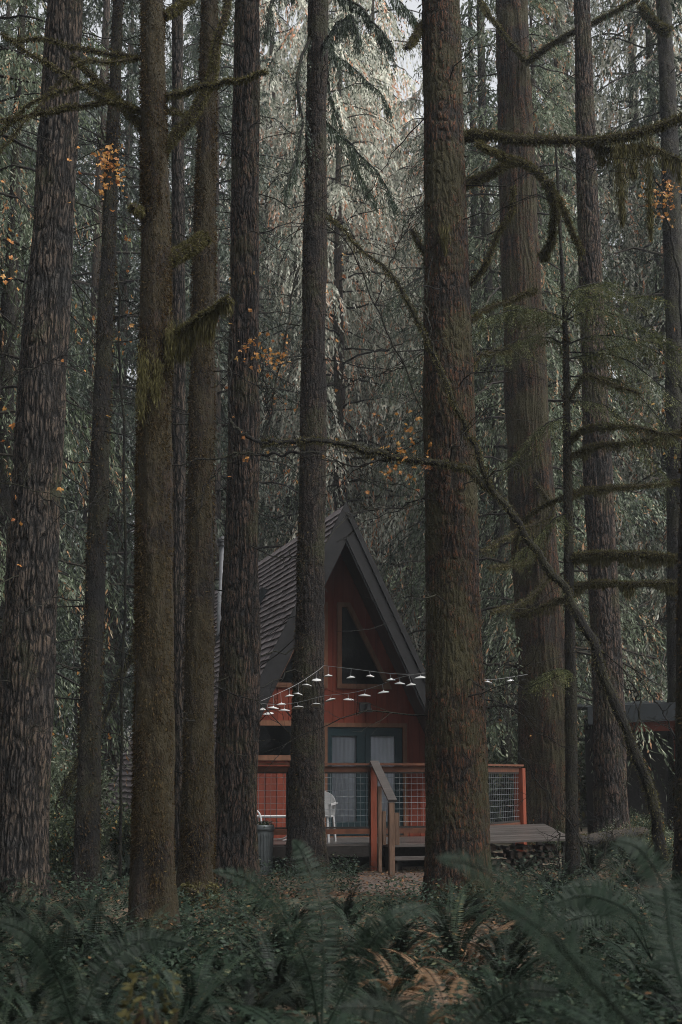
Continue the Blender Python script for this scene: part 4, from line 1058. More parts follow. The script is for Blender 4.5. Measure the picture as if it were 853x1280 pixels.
# ------------------------------------------------------------------ maples: thin stems with autumn leaves
def maple_leaves(mb, centres, size=.052, tb=.42):
    n = len(centres)
    if n == 0: return
    centres = np.mean(centres, 0) * -.25 + centres * 1.25 if n > 20 else centres
    Nn = nrmz(RNG.normal(size=(n, 3)) + np.array([0, -.9, .3])); D0 = nrmz(np.cross(Nn, RNG.normal(size=(n, 3))))
    S = np.cross(Nn, D0); sz = size * RNG.uniform(.5, 1.35, n); tint = np.clip(tb + RNG.normal(size=n) * .25, 0, 1)
    for a, k in ((0, 1.), (.9, .85), (-.9, .85), (1.9, .55), (-1.9, .55)):
        mb.kites(centres, D0 * cos(a) + S * sin(a) + Nn * RNG.uniform(-.7, .4, (n, 1)), sz * k * RNG.uniform(.7, 1.1, n), sz * .55, tint, Nn + RNG.normal(size=(n, 3)) * .3, mid=.5)
def maple(name, label, limbs, D, clusters, mossy=0, tw=8, group='vine maples', tlen=.8, base_px=None):
    base = at(*limbs[0][0][0], D); base[2] = float(gz(base[0], base[1]))
    root = empty(name, base, 0, label, 'tree', group)
    allP = []
    for k, (pp, w0, w1) in enumerate(limbs):
        m = len(pp); pts = []
        for i, q_ in enumerate(pp):
            dd_ = q_[2] if len(q_) > 2 else D
            pts.append(at(q_[0], q_[1], dd_))
        pts = np.array(pts) - base
        P = wiggle(catmull(pts, 64), .05, k + len(name)); R = np.linspace(w0, w1, 64) * mpp(D) / 2 * (1 + .35 * (fbm(np.arange(64) * .5, k, 2.2, 2) - .5))
        mb = MB(); mb.tube(P, R, 7, tint=.35); b = mb.build('trunk' if k == 0 else 'branch', M['bark_dark'], root, smooth=True)
        if mossy and w0 > 5:
            fb = MB(); fuzz(fb, P, R, mossy * 3, .04, .009, .5, clump=True, seed=k); hang_moss(fb, P, R, mossy // 5, .10); fb.build('moss', M['moss'], b)
        t = MB(); twigs_from(t, P, tw, tlen, .006, seed=k + len(label)); t.build('twig_spray', M['bark_dark'], b)
    l = MB()
    for (x, y, sx, sy, n_, d_) in clusters:
        c = np.array([at(x + RNG.normal() * sx, y + RNG.normal() * sy, d_ + RNG.normal() * .25) for _ in range(n_)]) - base
        maple_leaves(l, c)
    if l.n: l.build('leaves', M['autumn'], root)
    return root
maple('vine_maple', 'long leaning mossy stem arching from lower right across the massive trunk', [
    ([(828, 1075), (815, 1000), (790, 930), (758, 850), (722, 765), (690, 715), (655, 665), (615, 615), (590, 588)], 15, 8),
    ([(590, 588), (560, 580), (500, 571), (440, 558), (400, 550), (350, 552), (328, 556)], 10, 6),
    ([(328, 556), (310, 545), (292, 533), (286, 505), (290, 440)], 5, 2.5), ([(400, 566), (340, 568), (300, 566), (240, 578), (170, 590)], 4, 2),
    ([(500, 571), (480, 575), (440, 580), (400, 572)], 2.5, 1.8), ([(615, 615), (596, 560), (575, 520), (545, 452), (520, 395), (490, 345), (440, 300), (410, 268)], 7, 3),
    ([(545, 452), (536, 410), (531, 370), (538, 320)], 4, 1.5), ([(790, 930), (800, 880), (780, 840), (745, 800)], 3, 1.5),
    ([(300, 566), (262, 600), (250, 640)], 2, 1)], 17.1,
    [(508, 550, 17, 24, 56, 17.4), (505, 590, 13, 10, 24, 17.3), (310, 576, 5, 4, 3, 17.0), (420, 600, 40, 20, 5, 17.2), (400, 552, 60, 20, 5, 17.)], mossy=1800, tw=7, tlen=.8)
maple('vine_maple', 'slim bare maple with pale yellow leaf clusters between the reddish and scaly trunks', [
    ([(292, 1085), (297, 900), (302, 700), (312, 600), (338, 520), (346, 480), (360, 400), (376, 330)], 4, 2), ([(338, 520), (325, 445), (300, 425)], 2, 1), ([(312, 600), (320, 540), (285, 470)], 2, 1)], 20.9,
    [(342, 452, 9, 8, 46, 20.8), (314, 436, 9, 7, 26, 19.8), (355, 428, 10, 8, 10, 20.8), (300, 400, 20, 40, 10, 19.8), (300, 520, 18, 40, 8, 19.8), (350, 520, 15, 40, 7, 20.8)], tw=14, tlen=.9)
maple('vine_maple', 'thin maple with a golden leaf cluster beside the slim dark trunk upper left', [
    ([(150, 1110), (152, 900), (158, 700), (150, 450), (145, 300), (136, 200), (128, 150)], 4, 2), ([(150, 450), (120, 420), (80, 330), (60, 280)], 2, 1), ([(158, 700), (140, 640), (90, 600), (40, 560)], 2.4, 1.)], 19.0,
    [(137, 214, 8, 12, 60, 17.6), (132, 194, 7, 6, 26, 17.6), (150, 300, 12, 50, 12, 18.9), (160, 380, 10, 40, 12, 18.9), (145, 430, 10, 10, 8, 18.9), (120, 560, 30, 40, 8, 19.)], tw=12, tlen=.8)
maple('vine_maple', 'leafy maple with orange clusters at the upper right edge', [
    ([(880, 1060), (872, 800), (860, 500), (846, 330), (830, 250), (815, 210)], 6, 2), ([(860, 500), (830, 440), (800, 380)], 3, 1.2), ([(865, 600), (840, 560), (815, 545)], 3, 1.2)], 22.,
    [(828, 252, 12, 13, 90, 21.9), (838, 238, 8, 8, 20, 21.9), (830, 470, 20, 40, 8, 21.9), (822, 556, 14, 8, 10, 21.9), (838, 515, 14, 8, 7, 21.9)], tw=12, tlen=.9)
maple('vine_maple', 'sparse maple twigs with scattered orange leaves in front of the left furrowed fir', [
    ([(-30, 1150), (-20, 800), (-12, 600), (0, 480), (20, 400), (40, 330)], 5, 2), ([(-12, 600), (40, 610), (90, 640), (150, 600)], 2.2, .8), ([(0, 480), (50, 455), (110, 440), (160, 410)], 2.2, .8), ([(0, 480), (15, 420), (10, 340), (30, 250)], 2.2, .8)], 16.8,
    [(10, 280, 12, 26, 12, 16.8), (8, 360, 12, 30, 10, 16.8), (15, 500, 14, 70, 5, 16.8), (90, 240, 6, 40, 4, 16.8), (72, 610, 3, 3, 2, 16.8), (12, 640, 12, 60, 6, 16.8), (108, 420, 14, 20, 6, 16.8)], tw=14, tlen=.8)
maple('vine_maple', 'crooked mossy stem curving up behind the slim dark trunk', [
    ([(60, 1072), (72, 1020), (92, 968), (125, 905), (150, 850), (168, 810), (172, 788)], 12, 8), ([(168, 810), (190, 770), (215, 740)], 5, 3)], 24., [(130, 920, 12, 10, 8, 24.), (70, 950, 8, 20, 6, 24.), (100, 880, 20, 30, 6, 24.)], mossy=2500, tw=5, tlen=.7)
maple('vine_maple', 'bare arching sapling twigs beside the firewood store', [
    ([(742, 1095), (720, 1040), (690, 1000), (655, 950), (630, 900), (615, 870)], 2.4, 1), ([(742, 1095), (770, 1030), (790, 960)], 2, 1), ([(700, 1090), (698, 1040), (705, 1000), (690, 960)], 2, .8), ([(848, 935), (830, 890), (805, 858), (790, 830)], 2.6, 1.2)], 20.4,
    [(700, 900, 60, 40, 5, 20.5)], tw=10, tlen=.6)
maple('vine_maple', 'bare thin maple twigs between the scaly trunk and the massive trunk', [
    ([(575, 1100), (569, 900), (560, 700), (545, 560), (505, 460), (470, 380), (430, 300), (410, 280)], 3, 1.5), ([(545, 560), (536, 470), (545, 400)], 2, 1), ([(505, 460), (450, 475), (415, 490)], 1.8, .8), ([(470, 380), (500, 300), (530, 250)], 2, .8), ([(560, 640), (500, 605), (430, 600)], 2, .8)], 19.2,
    [(430, 350, 8, 20, 4, 19.2), (540, 480, 6, 20, 4, 19.2), (430, 460, 10, 60, 8, 19.2)], tw=12, tlen=.9)

# ------------------------------------------------------------------ background conifers
def conifer_proto(seed, Ht, rad, nb, mat, hang, twigs, leaf_n, lL, lW, zmin=.10, tb=.5, tn=.25, name='background_conifer'):
    rg = np.random.default_rng(seed); root = empty(name, (0, 0, 0))
    t = MB(); line = [(0, 0, -.5), (.05, .03, Ht * .35), (-.05, .06, Ht * .7), (0, 0, Ht)]
    n = 60; P = catmull(line, n); R = np.interp(np.linspace(0, 1, n), [0, .1, 1], [Ht * .013, Ht * .011, .02]); t.tube(P, R, 12, tint=RNG.uniform(0, 1))
    t.build('trunk', M['bark_far'], root, smooth=True)
    br = MB(); lf = MB()
    for k in range(nb):
        u = (k + rg.uniform()) / nb; z = Ht * (zmin + (1 - zmin) * u ** .9); a = k * 2.4 + rg.uniform(-.5, .5)
        Lb = rad * (1 - u) ** .65 * rg.uniform(.65, 1.15) + .35
        s = np.linspace(0, 1, 12); dr_ = rg.uniform(-.1, .75) * (1 - .4 * u)
        out = Lb * s; zz = Lb * (.18 * s - (dr_ + .25) * s ** 2)
        Q = np.stack([np.cos(a) * out, np.sin(a) * out, z + zz], -1) + np.cumsum(rg.normal(size=(12, 3)) * Lb * .012, 0)
        i = int(np.clip(z / Ht * (n - 1), 0, n - 1)); Q[:, :2] += P[i][:2]
        br.tube(Q, np.linspace(.02 + Lb * .008, .005, 12), 4, cap=False, tint=.3)
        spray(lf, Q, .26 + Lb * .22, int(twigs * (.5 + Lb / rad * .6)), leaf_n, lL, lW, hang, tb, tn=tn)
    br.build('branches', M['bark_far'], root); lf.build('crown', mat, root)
    return root
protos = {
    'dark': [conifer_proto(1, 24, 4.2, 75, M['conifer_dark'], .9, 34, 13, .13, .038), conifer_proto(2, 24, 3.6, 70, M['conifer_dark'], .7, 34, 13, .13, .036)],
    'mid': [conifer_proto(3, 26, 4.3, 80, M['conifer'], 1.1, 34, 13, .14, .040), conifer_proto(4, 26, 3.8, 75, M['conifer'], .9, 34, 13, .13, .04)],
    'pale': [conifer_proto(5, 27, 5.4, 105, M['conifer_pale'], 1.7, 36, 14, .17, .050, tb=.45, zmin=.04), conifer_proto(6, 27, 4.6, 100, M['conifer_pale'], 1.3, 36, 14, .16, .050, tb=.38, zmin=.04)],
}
used = set()
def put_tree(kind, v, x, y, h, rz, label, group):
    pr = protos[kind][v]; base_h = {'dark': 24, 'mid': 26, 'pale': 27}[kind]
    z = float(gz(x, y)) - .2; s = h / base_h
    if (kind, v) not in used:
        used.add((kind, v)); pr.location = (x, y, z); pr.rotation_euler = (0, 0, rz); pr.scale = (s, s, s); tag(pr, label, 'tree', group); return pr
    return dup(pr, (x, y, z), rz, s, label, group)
rg = np.random.default_rng(21)
placed = []
def ok(x, y, dmin):
    for a, b in placed:
        if (a - x) ** 2 + (b - y) ** 2 < dmin * dmin: return False
    l = loc((x, y))
    if -5.5 < l[0] < 5.8 and -5 < l[1] < 16: return False
    return True
LBL = {'dark': ('dark green conifer with dense drooping boughs in the forest behind the trunks', 'dark conifers in the background'),
       'mid': ('mid green conifer with layered drooping boughs in the distance', 'mid green conifers in the background'),
       'pale': ('pale grey green conifer with hanging sprays behind the cabin', 'pale conifers behind the cabin')}
def scatter(n, x0, x1, y0, y1, kinds, hmin, hmax, dmin):
    c = 0; tries = 0
    while c < n and tries < 4000:
        tries += 1
        y = rg.uniform(y0, y1); px = rg.uniform(x0, x1); x = (px - 426.5) / 1808 * y
        if not ok(x, y, dmin): continue
        placed.append((x, y)); k = kinds[rg.integers(len(kinds))]
        put_tree(k, int(rg.integers(2)), x, y, rg.uniform(hmin, hmax), rg.uniform(0, 6.28), *LBL[k]); c += 1
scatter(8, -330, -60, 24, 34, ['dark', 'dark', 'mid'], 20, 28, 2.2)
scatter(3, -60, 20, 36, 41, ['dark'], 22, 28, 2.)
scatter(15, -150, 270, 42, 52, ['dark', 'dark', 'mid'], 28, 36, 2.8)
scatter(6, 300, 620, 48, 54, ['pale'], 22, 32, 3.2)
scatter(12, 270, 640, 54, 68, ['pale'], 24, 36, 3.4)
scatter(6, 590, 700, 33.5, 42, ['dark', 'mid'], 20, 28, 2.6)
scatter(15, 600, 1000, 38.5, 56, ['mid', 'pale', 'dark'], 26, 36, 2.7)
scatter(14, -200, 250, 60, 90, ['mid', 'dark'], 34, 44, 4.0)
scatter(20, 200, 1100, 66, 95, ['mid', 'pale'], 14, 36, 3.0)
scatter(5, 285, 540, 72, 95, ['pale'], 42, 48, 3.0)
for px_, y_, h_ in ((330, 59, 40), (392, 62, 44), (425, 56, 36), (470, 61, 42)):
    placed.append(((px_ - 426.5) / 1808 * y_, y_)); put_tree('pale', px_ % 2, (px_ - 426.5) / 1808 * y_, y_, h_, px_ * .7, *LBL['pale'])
# the forest goes on behind and beside the photographer
def behind(n, x0, x1, y0, y1):
    c = 0; tr = 0
    while c < n and tr < 2000:
        tr += 1; x = rg.uniform(x0, x1); y = rg.uniform(y0, y1)
        if (x * x + y * y) < 36 or not ok(x, y, 4.0): continue
        placed.append((x, y)); k = ['dark', 'mid'][rg.integers(2)]
        put_tree(k, int(rg.integers(2)), x, y, rg.uniform(20, 28), rg.uniform(0, 6.28), 'dark conifer standing outside the picture beside or behind the viewpoint', 'conifers around the viewpoint'); c += 1
behind(16, -22, 22, -28, -5)
behind(5, -17, -10, 0, 18)
behind(4, 11, 18, 0, 18)
print('trees', len(placed))

# ------------------------------------------------------------------ shrubs
def shrub_proto(seed, r, h, n, mat, lL, lW, name='leafy_shrub'):
    rg_ = np.random.default_rng(seed); root = empty(name); st_ = MB(); lf = MB()
    for k in range(16):
        a = rg_.uniform(0, 6.28); e = np.array([cos(a) * r * rg_.uniform(.2, 1), sin(a) * r * rg_.uniform(.2, 1), h * rg_.uniform(.5, 1.05)])
        P = catmull([(0, 0, -.05), e * [.3, .3, .6], e], 12) + np.cumsum(rg_.normal(size=(12, 3)) * .012, 0); st_.tube(P, np.linspace(.012, .004, 12), 4, cap=False, tint=.4)
        m_ = n // 16; t_ = rg_.uniform(.25, 1.05, m_); i = np.clip((t_ * 11).astype(int), 0, 11)
        pos = P[i] + rg_.normal(size=(m_, 3)) * np.array([.16, .16, .12]) * r
        lf.kites(pos, nrmz(rg_.normal(size=(m_, 3)) + [0, 0, -.25]), lL * rg_.uniform(.6, 1.3, m_), lW * rg_.uniform(.7, 1.2, m_), np.clip(rg_.normal(.5, .24, m_), 0, 1), rg_.normal(size=(m_, 3)) * .6 + [0, 0, 1.])
    st_.build('stems', M['bark_dark'], root); lf.build('leaves', mat, root)
    return root
sps = [shrub_proto(1, .7, 1.0, 2600, M['shrub'], .075, .04), shrub_proto(2, .6, .7, 2200, M['shrub'], .06, .035), shrub_proto(3, .9, 1.5, 3600, M['shrub'], .085, .042), shrub_proto(4, .8, 1.2, 3200, M['conifer'], .12, .03)]
su = set()
def put_shrub(v, x, y, s, label, group):
    z = float(gz(x, y)) - .05; rz = float(rg.uniform(0, 6.28))
    if v not in su:
        su.add(v); o = sps[v]; o.location = (x, y, z); o.rotation_euler = (0, 0, rz); o.scale = (s, s, s); tag(o, label, 'shrub', group)
    else: dup(sps[v], (x, y, z), rz, s, label, group)
def shrub_scatter(n, x0, x1, y0, y1, smin, smax, label, group, vs=(0, 1, 2, 3)):
    c = 0; tr = 0
    while c < n and tr < 5000:
        tr += 1; y = rg.uniform(y0, y1); x = (rg.uniform(x0, x1) - 426.5) / 1808 * y; l = loc((x, y))
        if -3.4 < l[0] < 3.3 and -4.2 < l[1] < 14: continue
        if l[1] > -4.5 and l[1] < 0 and -4.4 < l[0] < 5.5: continue
        if abs(x - pc[0]) < 1.2 and abs(y - pc[1]) < 1.2: continue
        put_shrub(int(vs[rg.integers(len(vs))]), x, y, rg.uniform(smin, smax), label, group); c += 1
shrub_scatter(26, -60, 250, 20, 27, .45, .8, 'leafy green shrub under the trees left of the cabin', 'shrubs left of the cabin')
shrub_scatter(34, -200, 105, 27, 46, 1.0, 1.9, 'tall bushy undergrowth shrub far left of the cabin', 'far undergrowth at left')
shrub_scatter(30, 600, 950, 24.5, 32, .35, .65, 'leafy shrub in the undergrowth between the right trunks', 'shrubs right of the cabin')
shrub_scatter(40, 560, 1000, 35, 60, 1.0, 2.4, 'tall undergrowth shrub beyond the sheds at right', 'far undergrowth at right')

# ------------------------------------------------------------------ ferns
def frond(mb, base, az, L, lift, droop, W, npair, tint, rg_, wid=.014, curl=0.):
    s = np.linspace(0, 1, npair)
    d = np.array([cos(az), sin(az), 0]); sd = np.array([-sin(az), cos(az), 0])
    # arching: angle from lift down to lift-droop
    ang = lift - droop * s ** 1.3
    dx = np.cos(ang) * L / npair; dz_ = np.sin(ang) * L / npair
    X = np.cumsum(dx); Zc = np.cumsum(dz_); lat = curl * s ** 2 * L
    P = np.asarray(base) + d * X[:, None] + np.array([0, 0, 1]) * Zc[:, None] + sd * lat[:, None]
    mb.tube(np.vstack([np.asarray(base), P[::3], P[-1]]), np.linspace(.005, .0015, len(P[::3]) + 2), 3, cap=False, tint=tint * .6)
    T = nrmz(np.gradient(P, axis=0)); up = np.cross(T, sd); up = -up * np.sign(np.sum(up * [0, 0, 1], 1, keepdims=True) + 1e-6) * -1
    pr = np.clip(np.sin(np.clip((s - .08) / .92, 0, 1) ** .62 * pi) ** .75, .02, 1) * W
    pr = np.where(s < .1, .001, pr)
    for sg in (-1, 1):
        D = sd * sg + T * .28 + up * .06 - np.array([0, 0, .22]) + rg_.normal(size=(npair, 3)) * .05
        m = s > .1
        Nn = np.cross(T, D) 
        mb.kites(P[m], D[m], pr[m] * rg_.uniform(.9, 1.08, m.sum()), wid * (pr[m] / W * .5 + .6), np.clip(tint + rg_.normal(size=m.sum()) * .10, 0, 1), Nn[m], mid=.3)
    return P
def fern_proto(seed, n, L, W, mat, name='sword_fern', dead=0, npair=46):
    rg_ = np.random.default_rng(seed); mb = MB()
    for k in range(n):
        az = k * 2.39996 + rg_.uniform(-.3, .3); l_ = L * rg_.uniform(.7, 1.1)
        lift = rg_.uniform(.75, 1.35) if not dead else rg_.uniform(.6, 1.15)
        frond(mb, (cos(az) * .04, sin(az) * .04, 0), az, l_, lift, rg_.uniform(1.1, 1.9), W * rg_.uniform(.8, 1.1), npair, float(rg_.uniform(.25, .8)), rg_, wid=.019 * W / .09, curl=rg_.uniform(-.12, .12))
    return mb.mesh(name, mat)
fm_ = [fern_proto(1, 18, 1.05, .085, M['fern']), fern_proto(2, 22, .95, .08, M['fern']), fern_proto(3, 16, 1.2, .095, M['fern']), fern_proto(4, 20, .85, .075, M['fern'])]
fd_ = [fern_proto(8, 9, .75, .085, M['fern_dead'], 'dead_fern', 1), fern_proto(9, 7, .85, .09, M['fern_dead'], 'dead_fern', 1)]
def put_fern(me, x, y, s, label, group, name='sword_fern', cat='fern', z=None):
    o = bpy.data.objects.new(name, me); C.objects.link(o)
    o.location = (x, y, (float(gz(x, y)) - .03) if z is None else z); o.rotation_euler = (float(rg.normal() * .08), float(rg.normal() * .08), float(rg.uniform(0, 6.28))); o.scale = (s, s, s * float(rg.uniform(.85, 1.1)))
    tag(o, label, cat, group); return o

def fern_scatter(n, x0, x1, y0, y1, smin, smax, label, group, dmin, meshes=fm_, name='sword_fern'):
    c = 0; tr = 0; pl = []
    while c < n and tr < 6000:
        tr += 1; y = rg.uniform(y0, y1); x = (rg.uniform(x0, x1) - 426.5) / 1808 * y
        if any((a - x) ** 2 + (b - y) ** 2 < dmin ** 2 for a, b in pl): continue
        if any((a - x) ** 2 + (b - y) ** 2 < .25 for a, b in trunks_xy): continue
        if .2 < x < 1.9 and y > 17.5 and y < 24: continue
        if .045 * y < x < .105 * y and 8.6 < y < 12.0: continue
        pl.append((x, y)); put_fern(meshes[rg.integers(len(meshes))], x, y, rg.uniform(smin, smax), label, group, name); c += 1
fern_scatter(95, -120, 980, 6.8, 12.2, .45, .75, 'dark green sword fern in the blurred foreground mass', 'foreground sword ferns', .36)
fern_scatter(30, -80, 520, 12.2, 16.5, .4, .65, 'sword fern growing around the bases of the left trunks', 'ferns among the left trunks', .6)
fern_scatter(34, 560, 980, 12.2, 20, .5, .75, 'sword fern in the undergrowth below the massive trunk at right', 'ferns among the right trunks', .6)
fern_scatter(14, 640, 980, 20, 25, .6, .9, 'small fern near the fallen log and firewood store', 'ferns near the firewood store', .6)
fern_scatter(9, -50, 210, 17, 24, .5, .8, 'small fern behind the left trunks', 'ferns behind the left trunks', .7)
pf = at(440, 1082, 22.4); put_fern(fm_[1], pf[0], pf[1], .62, 'fern growing at the deck edge right of the scaly trunk', None)
for (x, y, D, s, lb) in [(560, 1150, 9.6, .8, 'golden brown drooping dead fern under the massive trunk'), (590, 1160, 8.8, .75, 'tan dead fern fronds at the left of the drooping foreground frond'), (500, 1165, 10.4, .7, 'light brown curled fern in the centre of the fern bed'), (520, 1215, 8.2, .7, 'rust coloured dead fern near the bottom centre of the photo'), (590, 1175, 12.3, .9, 'pale brown dying fern left of the drooping foreground frond'), (490, 1190, 11.6, .7, 'rusty brown dead fern clump in the centre foreground'),
                         (640, 1110, 16.5, .8, 'tan dead fern at the foot of the massive trunk'), (700, 1180, 11.5, .5, 'small orange brown fern in the right foreground'), (545, 1200, 10.8, .7, 'brown withered fern lowest in the centre foreground'),
                         (60, 1150, 15.2, .6, 'brown dead fern beside the big furrowed fir')]:
    p = at(x, y, D); put_fern(fd_[len(lb) % 2], p[0], D, s, lb, None, 'dead_fern')
# foreground ferns with fronds whose arcs are clearly seen
def hero_fern(px, D, ground_z, arcs, label, name='sword_fern', W=.1, mat=None, tb=.42):
    base = at(px, 1100, D); base[2] = ground_z; mb = MB(); rg_ = np.random.default_rng(int(px))
    for pts, Wf in arcs:
        q_ = np.array([at(x, y, d_) for x, y, d_ in pts]) - base
        n = 96; P = catmull(q_, n); T = nrmz(np.gradient(P, axis=0)); s = np.linspace(0, 1, n)
        mb.tube(P[::2], np.linspace(.006, .002, len(P[::2])), 4, cap=False, tint=.3)
        vd = nrmz(base + P - np.array([0, 0, EYE])); sd = nrmz(np.cross(T, np.array([0.25, -.9, .45])))
        pr = np.clip(np.sin(np.clip((s - .05) / .95, 0, 1) ** .7 * pi) ** .7, .02, 1) * Wf
        for sg in (-1, 1):
            Dv = sd * sg + T * .30 + rg_.normal(size=(n, 3)) * .06 + np.array([0, 0, -.25])
            m = s > .08
            mb.kites(P[m], Dv[m], pr[m], .0085 * Wf / .1, np.clip(tb + rg_.normal(size=m.sum()) * .12, 0, 1), np.cross(T, Dv)[m] + rg_.normal(size=(m.sum(), 3)) * .15, mid=.3)
    for k in range(7):
        frond(mb, (0, 0, 0), rg_.uniform(0, 6.28), rg_.uniform(.7, 1.), rg_.uniform(.8, 1.2), 1.5, W * .8, 46, .45, rg_, wid=.02)
    o = mb.build(name, mat or M['fern']); o.location = tuple(base); tag(o, label, 'fern'); return o
hero_fern(860, 4.6, .35, [([(850, 1330, 4.4), (790, 1280, 4.2), (720, 1200, 4.0), (660, 1135, 3.9), (600, 1085, 3.8), (545, 1072, 3.7)], .095),
                          ([(860, 1330, 4.4), (800, 1290, 4.0), (740, 1230, 3.7), (680, 1165, 3.5), (620, 1125, 3.4)], .085),
                          ([(870, 1300, 4.6), (840, 1180, 4.8), (830, 1110, 5.0), (800, 1062, 5.0), (770, 1050, 5.0)], .09),
                          ([(870, 1250, 4.6), (800, 1150, 5.4), (740, 1120, 5.6), (690, 1130, 5.6)], .10)],
          'large blurred fern with a long frond drooping across the lower right foreground')
hero_fern(400, 6.6, .1, [([(400, 1290, 6.5), (385, 1210, 6.4), (350, 1140, 6.3), (310, 1100, 6.2), (265, 1088, 6.1)], .085),
                         ([(402, 1290, 6.6), (405, 1210, 6.8), (400, 1130, 6.9), (380, 1070, 7.0), (366, 1050, 7.0)], .10),
                         ([(405, 1290, 6.6), (450, 1200, 6.6), (490, 1150, 6.6), (535, 1130, 6.7)], .085)],
          'fern with a tall upright frond and an arching frond in the centre foreground', W=.09)
hero_fern(90, 6.2, .05, [([(95, 1290, 6.2), (70, 1215, 6.1), (40, 1170, 6.0), (-5, 1150, 5.9)], .09), ([(95, 1290, 6.2), (130, 1210, 6.3), (180, 1175, 6.4), (235, 1180, 6.4)], .09)],
          'broad fern filling the lower left foreground', W=.1)
hero_fern(560, 5.6, -.02, [([(560, 1330, 5.6), (530, 1290, 5.5), (480, 1262, 5.4), (420, 1260, 5.3)], .09), ([(560, 1330, 5.6), (600, 1270, 5.7), (650, 1240, 5.7), (700, 1240, 5.7)], .09)],
          'low fern at the bottom centre edge of the photo', W=.09)
hero_fern(810, 9.5, .1, [([(815, 1200, 9.5), (790, 1140, 9.4), (750, 1110, 9.3), (700, 1110, 9.2)], .11), ([(815, 1200, 9.5), (780, 1150, 9.0), (730, 1145, 8.8), (680, 1165, 8.7)], .11), ([(815, 1200, 9.5), (840, 1120, 9.6), (870, 1090, 9.6)], .11)],
          'leafy fern below the leaning stem at the right edge', W=.1)

# ------------------------------------------------------------------ ground cover and litter (uncountable)
def cover():
    lf = MB(); n = 110000
    y = RNG.uniform(7.5, 26, n); px = RNG.uniform(-60, 960, n); x = (px - 426.5) / 1808 * y
    l0 = (x - OX) * U[0] + (y - OY) * U[1]; l1 = (x - OX) * Vv[0] + (y - OY) * Vv[1]
    d = fbm(x * .8, y * .8, 4.4, 3)
    keep = (d > .40) & ~((l1 > VD - .8) & (l0 > -3.2) & (l0 < 4.2)) & ~((x > .25) & (x < 1.75) & (y > 18))
    x, y, d = x[keep], y[keep], d[keep]; n = len(x)
    hgt = RNG.uniform(0, 1, n) ** 1.2 * np.clip((d - .40) * 2.2, .06, .34)
    pos = np.stack([x, y, gz(x, y) + hgt], -1)
    lf.kites(pos, RNG.normal(size=(n, 3)) * [1, 1, .35] + [0, 0, .0], RNG.uniform(.025, .065, n), RNG.uniform(.015, .035, n), np.clip(RNG.normal(.5, .22, n), 0, 1), RNG.normal(size=(n, 3)) * .45 + [0, -.2, 1], mid=.5)
    tag(lf.build('ground_cover', M['cover']), 'low leafy ground cover spreading between the trunks', 'ground cover', kind='stuff')
    lt = MB(); n = 42000
    y = RNG.uniform(12, 25, n); px = RNG.uniform(-60, 960, n); x = (px - 426.5) / 1808 * y
    d = fbm(x * .9 + 9, y * .9, 1.4, 3); keep = (d > .43) | ((x > .1) & (x < 1.9) & (y > 18)); x, y = x[keep], y[keep]; n = len(x)
    l1 = (x - OX) * Vv[0] + (y - OY) * Vv[1]; k2 = l1 < VD - .05; x, y = x[k2], y[k2]; n = len(x)
    pos = np.stack([x, y, gz(x, y) + RNG.uniform(.005, .04, n)], -1)
    D = RNG.normal(size=(n, 3)) * [1, 1, .15]
    lt.kites(pos, D, RNG.uniform(.03, .07, n), RNG.uniform(.02, .045, n), RNG.beta(1.6, 2.2, n), RNG.normal(size=(n, 3)) * .25 + [0, 0, 1], mid=.5)
    tag(lt.build('leaf_litter', M['litter']), 'fallen brown and orange leaves on the forest floor', 'leaf litter', kind='stuff')
cover()

# ------------------------------------------------------------------ stumps
def stump(px, D, r, h, label, mat, jag=.2, tilt=(0, 0), mossn=2500):
    x = ground_px(px, D); z = float(gz(x, D)) - .05; mb = MB(); n = 36; th = np.linspace(0, 2 * pi, n, endpoint=False)
    zs = np.linspace(0, 1, 14); V = []
    topn = h * (1 - jag * fbm(np.cos(th) * 2.5 + px, np.sin(th) * 2.5, 2.2, 3) * 1.6)
    for s in zs:
        rr = r * (1.25 - .3 * s + .5 * math.exp(-s * 7)) * (1 + .12 * (fbm(np.cos(th) * 3, np.sin(th) * 3 + px, s * 1.5, 2) - .5) * 2)
        V.append(np.stack([rr * np.cos(th) + tilt[0] * s * h, rr * np.sin(th) + tilt[1] * s * h, topn * s], -1))
    V = np.concatenate(V); c = np.array([[tilt[0] * h * .9, tilt[1] * h * .9, h * .62]])
    Q = [(k * n + i, k * n + (i + 1) % n, (k + 1) * n + (i + 1) % n, (k + 1) * n + i) for k in range(13) for i in range(n)]
    T = [(14 * n, 13 * n + i, 13 * n + (i + 1) % n) for i in range(n)]
    mb.add(np.vstack([V, c]), Q, T, tint=.5); o = mb.build('tree_stump', mat, smooth=False); o.location = (float(x), D, z); tag(o, label, 'stump')
    if mossn:
        P = np.array([[tilt[0] * s * h, tilt[1] * s * h, s * h * .9] for s in zs]); R = r * (1.25 - .3 * zs)
        fb = MB(); fuzz(fb, P, R, mossn, .045, .018, .4); fb.build('moss', M['moss'], o)
stump(140, 5.6, .085, .95, 'dark reddish broken stump, blurred in the lower left foreground', M['bark_cedar'], .5, (.16, 0), 600)
stump(249, 16.8, .2, .38, 'low mossy stump at the foot of the fourth trunk from left', M['bark_moss'], .3)
stump(268, 26.5, .2, .5, 'small dark stump in the shrubs left of the cabin', M['bark_dark'], .4)

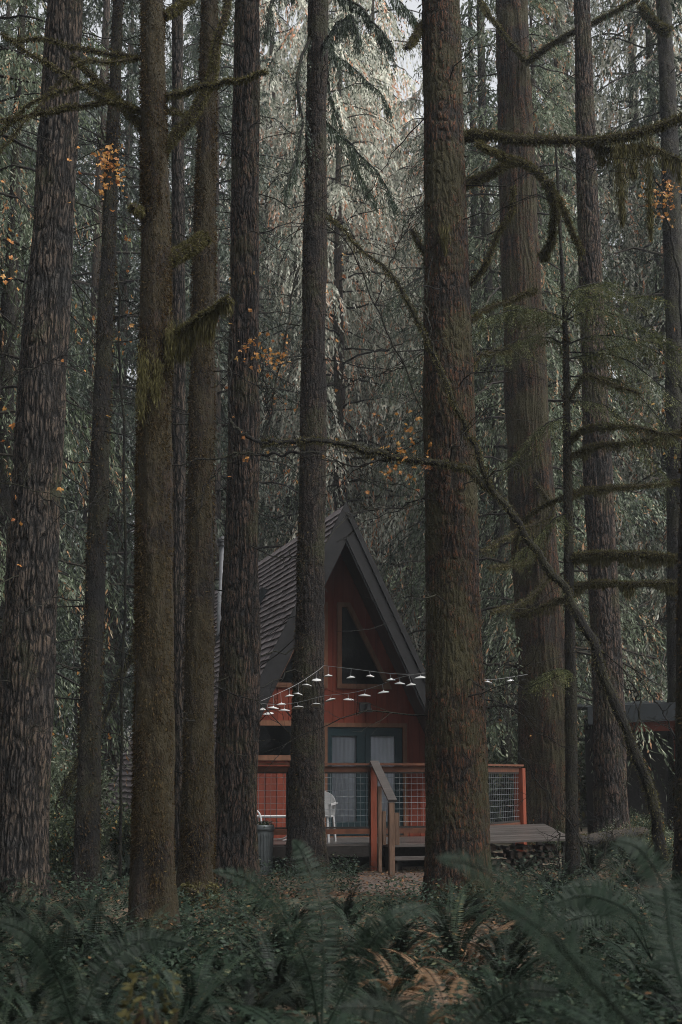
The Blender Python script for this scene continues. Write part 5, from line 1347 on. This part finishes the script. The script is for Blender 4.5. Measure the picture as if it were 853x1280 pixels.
# ------------------------------------------------------------------ haze
hz = MB(); hz.box(-95, 95, -36, 125, -1.6, 62)
hm, nt = newmat('haze_air'); pv = N(nt, 'ShaderNodeVolumePrincipled'); pv.inputs['Color'].default_value = (.86, .93, 1, 1); pv.inputs['Density'].default_value = .00042; pv.inputs['Anisotropy'].default_value = .0
ho_ = N(nt, 'ShaderNodeOutputMaterial'); nt.links.new(pv.outputs[0], ho_.inputs['Volume'])
tag(hz.build('haze', hm), 'thin pale mist between the far trees', 'haze', kind='stuff')

# ------------------------------------------------------------------ light
sc = bpy.context.scene
w = bpy.data.worlds.new('World'); sc.world = w; w.use_nodes = True; nt = w.node_tree; nt.nodes.clear()
SUN_EL, SUN_AZ = radians(52), radians(120)    # azimuth clockwise from +Y: light comes from the right, slightly ahead
sky = N(nt, 'ShaderNodeTexSky', sky_type='NISHITA'); sky.sun_disc = False; sky.sun_elevation = SUN_EL; sky.sun_rotation = SUN_AZ; sky.dust_density = 3.0; sky.air_density = 1.0
hs = N(nt, 'ShaderNodeHueSaturation'); hs.inputs['Saturation'].default_value = .12; nt.links.new(sky.outputs[0], hs.inputs['Color'])
bg = N(nt, 'ShaderNodeBackground'); bg.inputs[1].default_value = .072; nt.links.new(hs.outputs[0], bg.inputs[0])
wo = N(nt, 'ShaderNodeOutputWorld'); nt.links.new(bg.outputs[0], wo.inputs[0])
sl = bpy.data.lights.new('sun', 'SUN'); sl.energy = 2.1; sl.angle = radians(40); sl.color = (1, .97, .93)
so_ = bpy.data.objects.new('sun', sl); C.objects.link(so_)
from mathutils import Vector
dv = Vector((sin(SUN_AZ) * cos(SUN_EL), cos(SUN_AZ) * cos(SUN_EL), sin(SUN_EL)))
so_.rotation_euler = dv.to_track_quat('Z', 'Y').to_euler(); so_.location = (0, 0, 40)

# ------------------------------------------------------------------ camera
cd = bpy.data.cameras.new('camera'); cam = bpy.data.objects.new('camera', cd); C.objects.link(cam)
cam.location = (0, 0, EYE); cam.rotation_euler = (pi / 2 + PITCH, 0, 0)
cd.sensor_fit = 'VERTICAL'; cd.sensor_height = 36; cd.lens = 36 * F / 1280; cd.clip_end = 500; cd.clip_start = .05
cd.dof.use_dof = True; cd.dof.focus_distance = 21; cd.dof.aperture_fstop = 3.2
sc.camera = cam
sc.render.engine = 'CYCLES'
sc.view_settings.view_transform = 'Standard'; sc.view_settings.look = 'None'; sc.view_settings.exposure = 1.9; sc.view_settings.gamma = 1
cy_ = sc.cycles; cy_.max_bounces = 5; cy_.diffuse_bounces = 3; cy_.glossy_bounces = 2; cy_.transmission_bounces = 3; cy_.transparent_max_bounces = 6; cy_.volume_bounces = 1
cy_.use_denoising = True; cy_.caustics_reflective = False; cy_.caustics_refractive = False
try: cy_.denoiser = 'OPENIMAGEDENOISE'
except Exception: pass

cy_.filter_width = 1.0
try: cy_.denoising_prefilter = 'NONE'
except Exception: pass
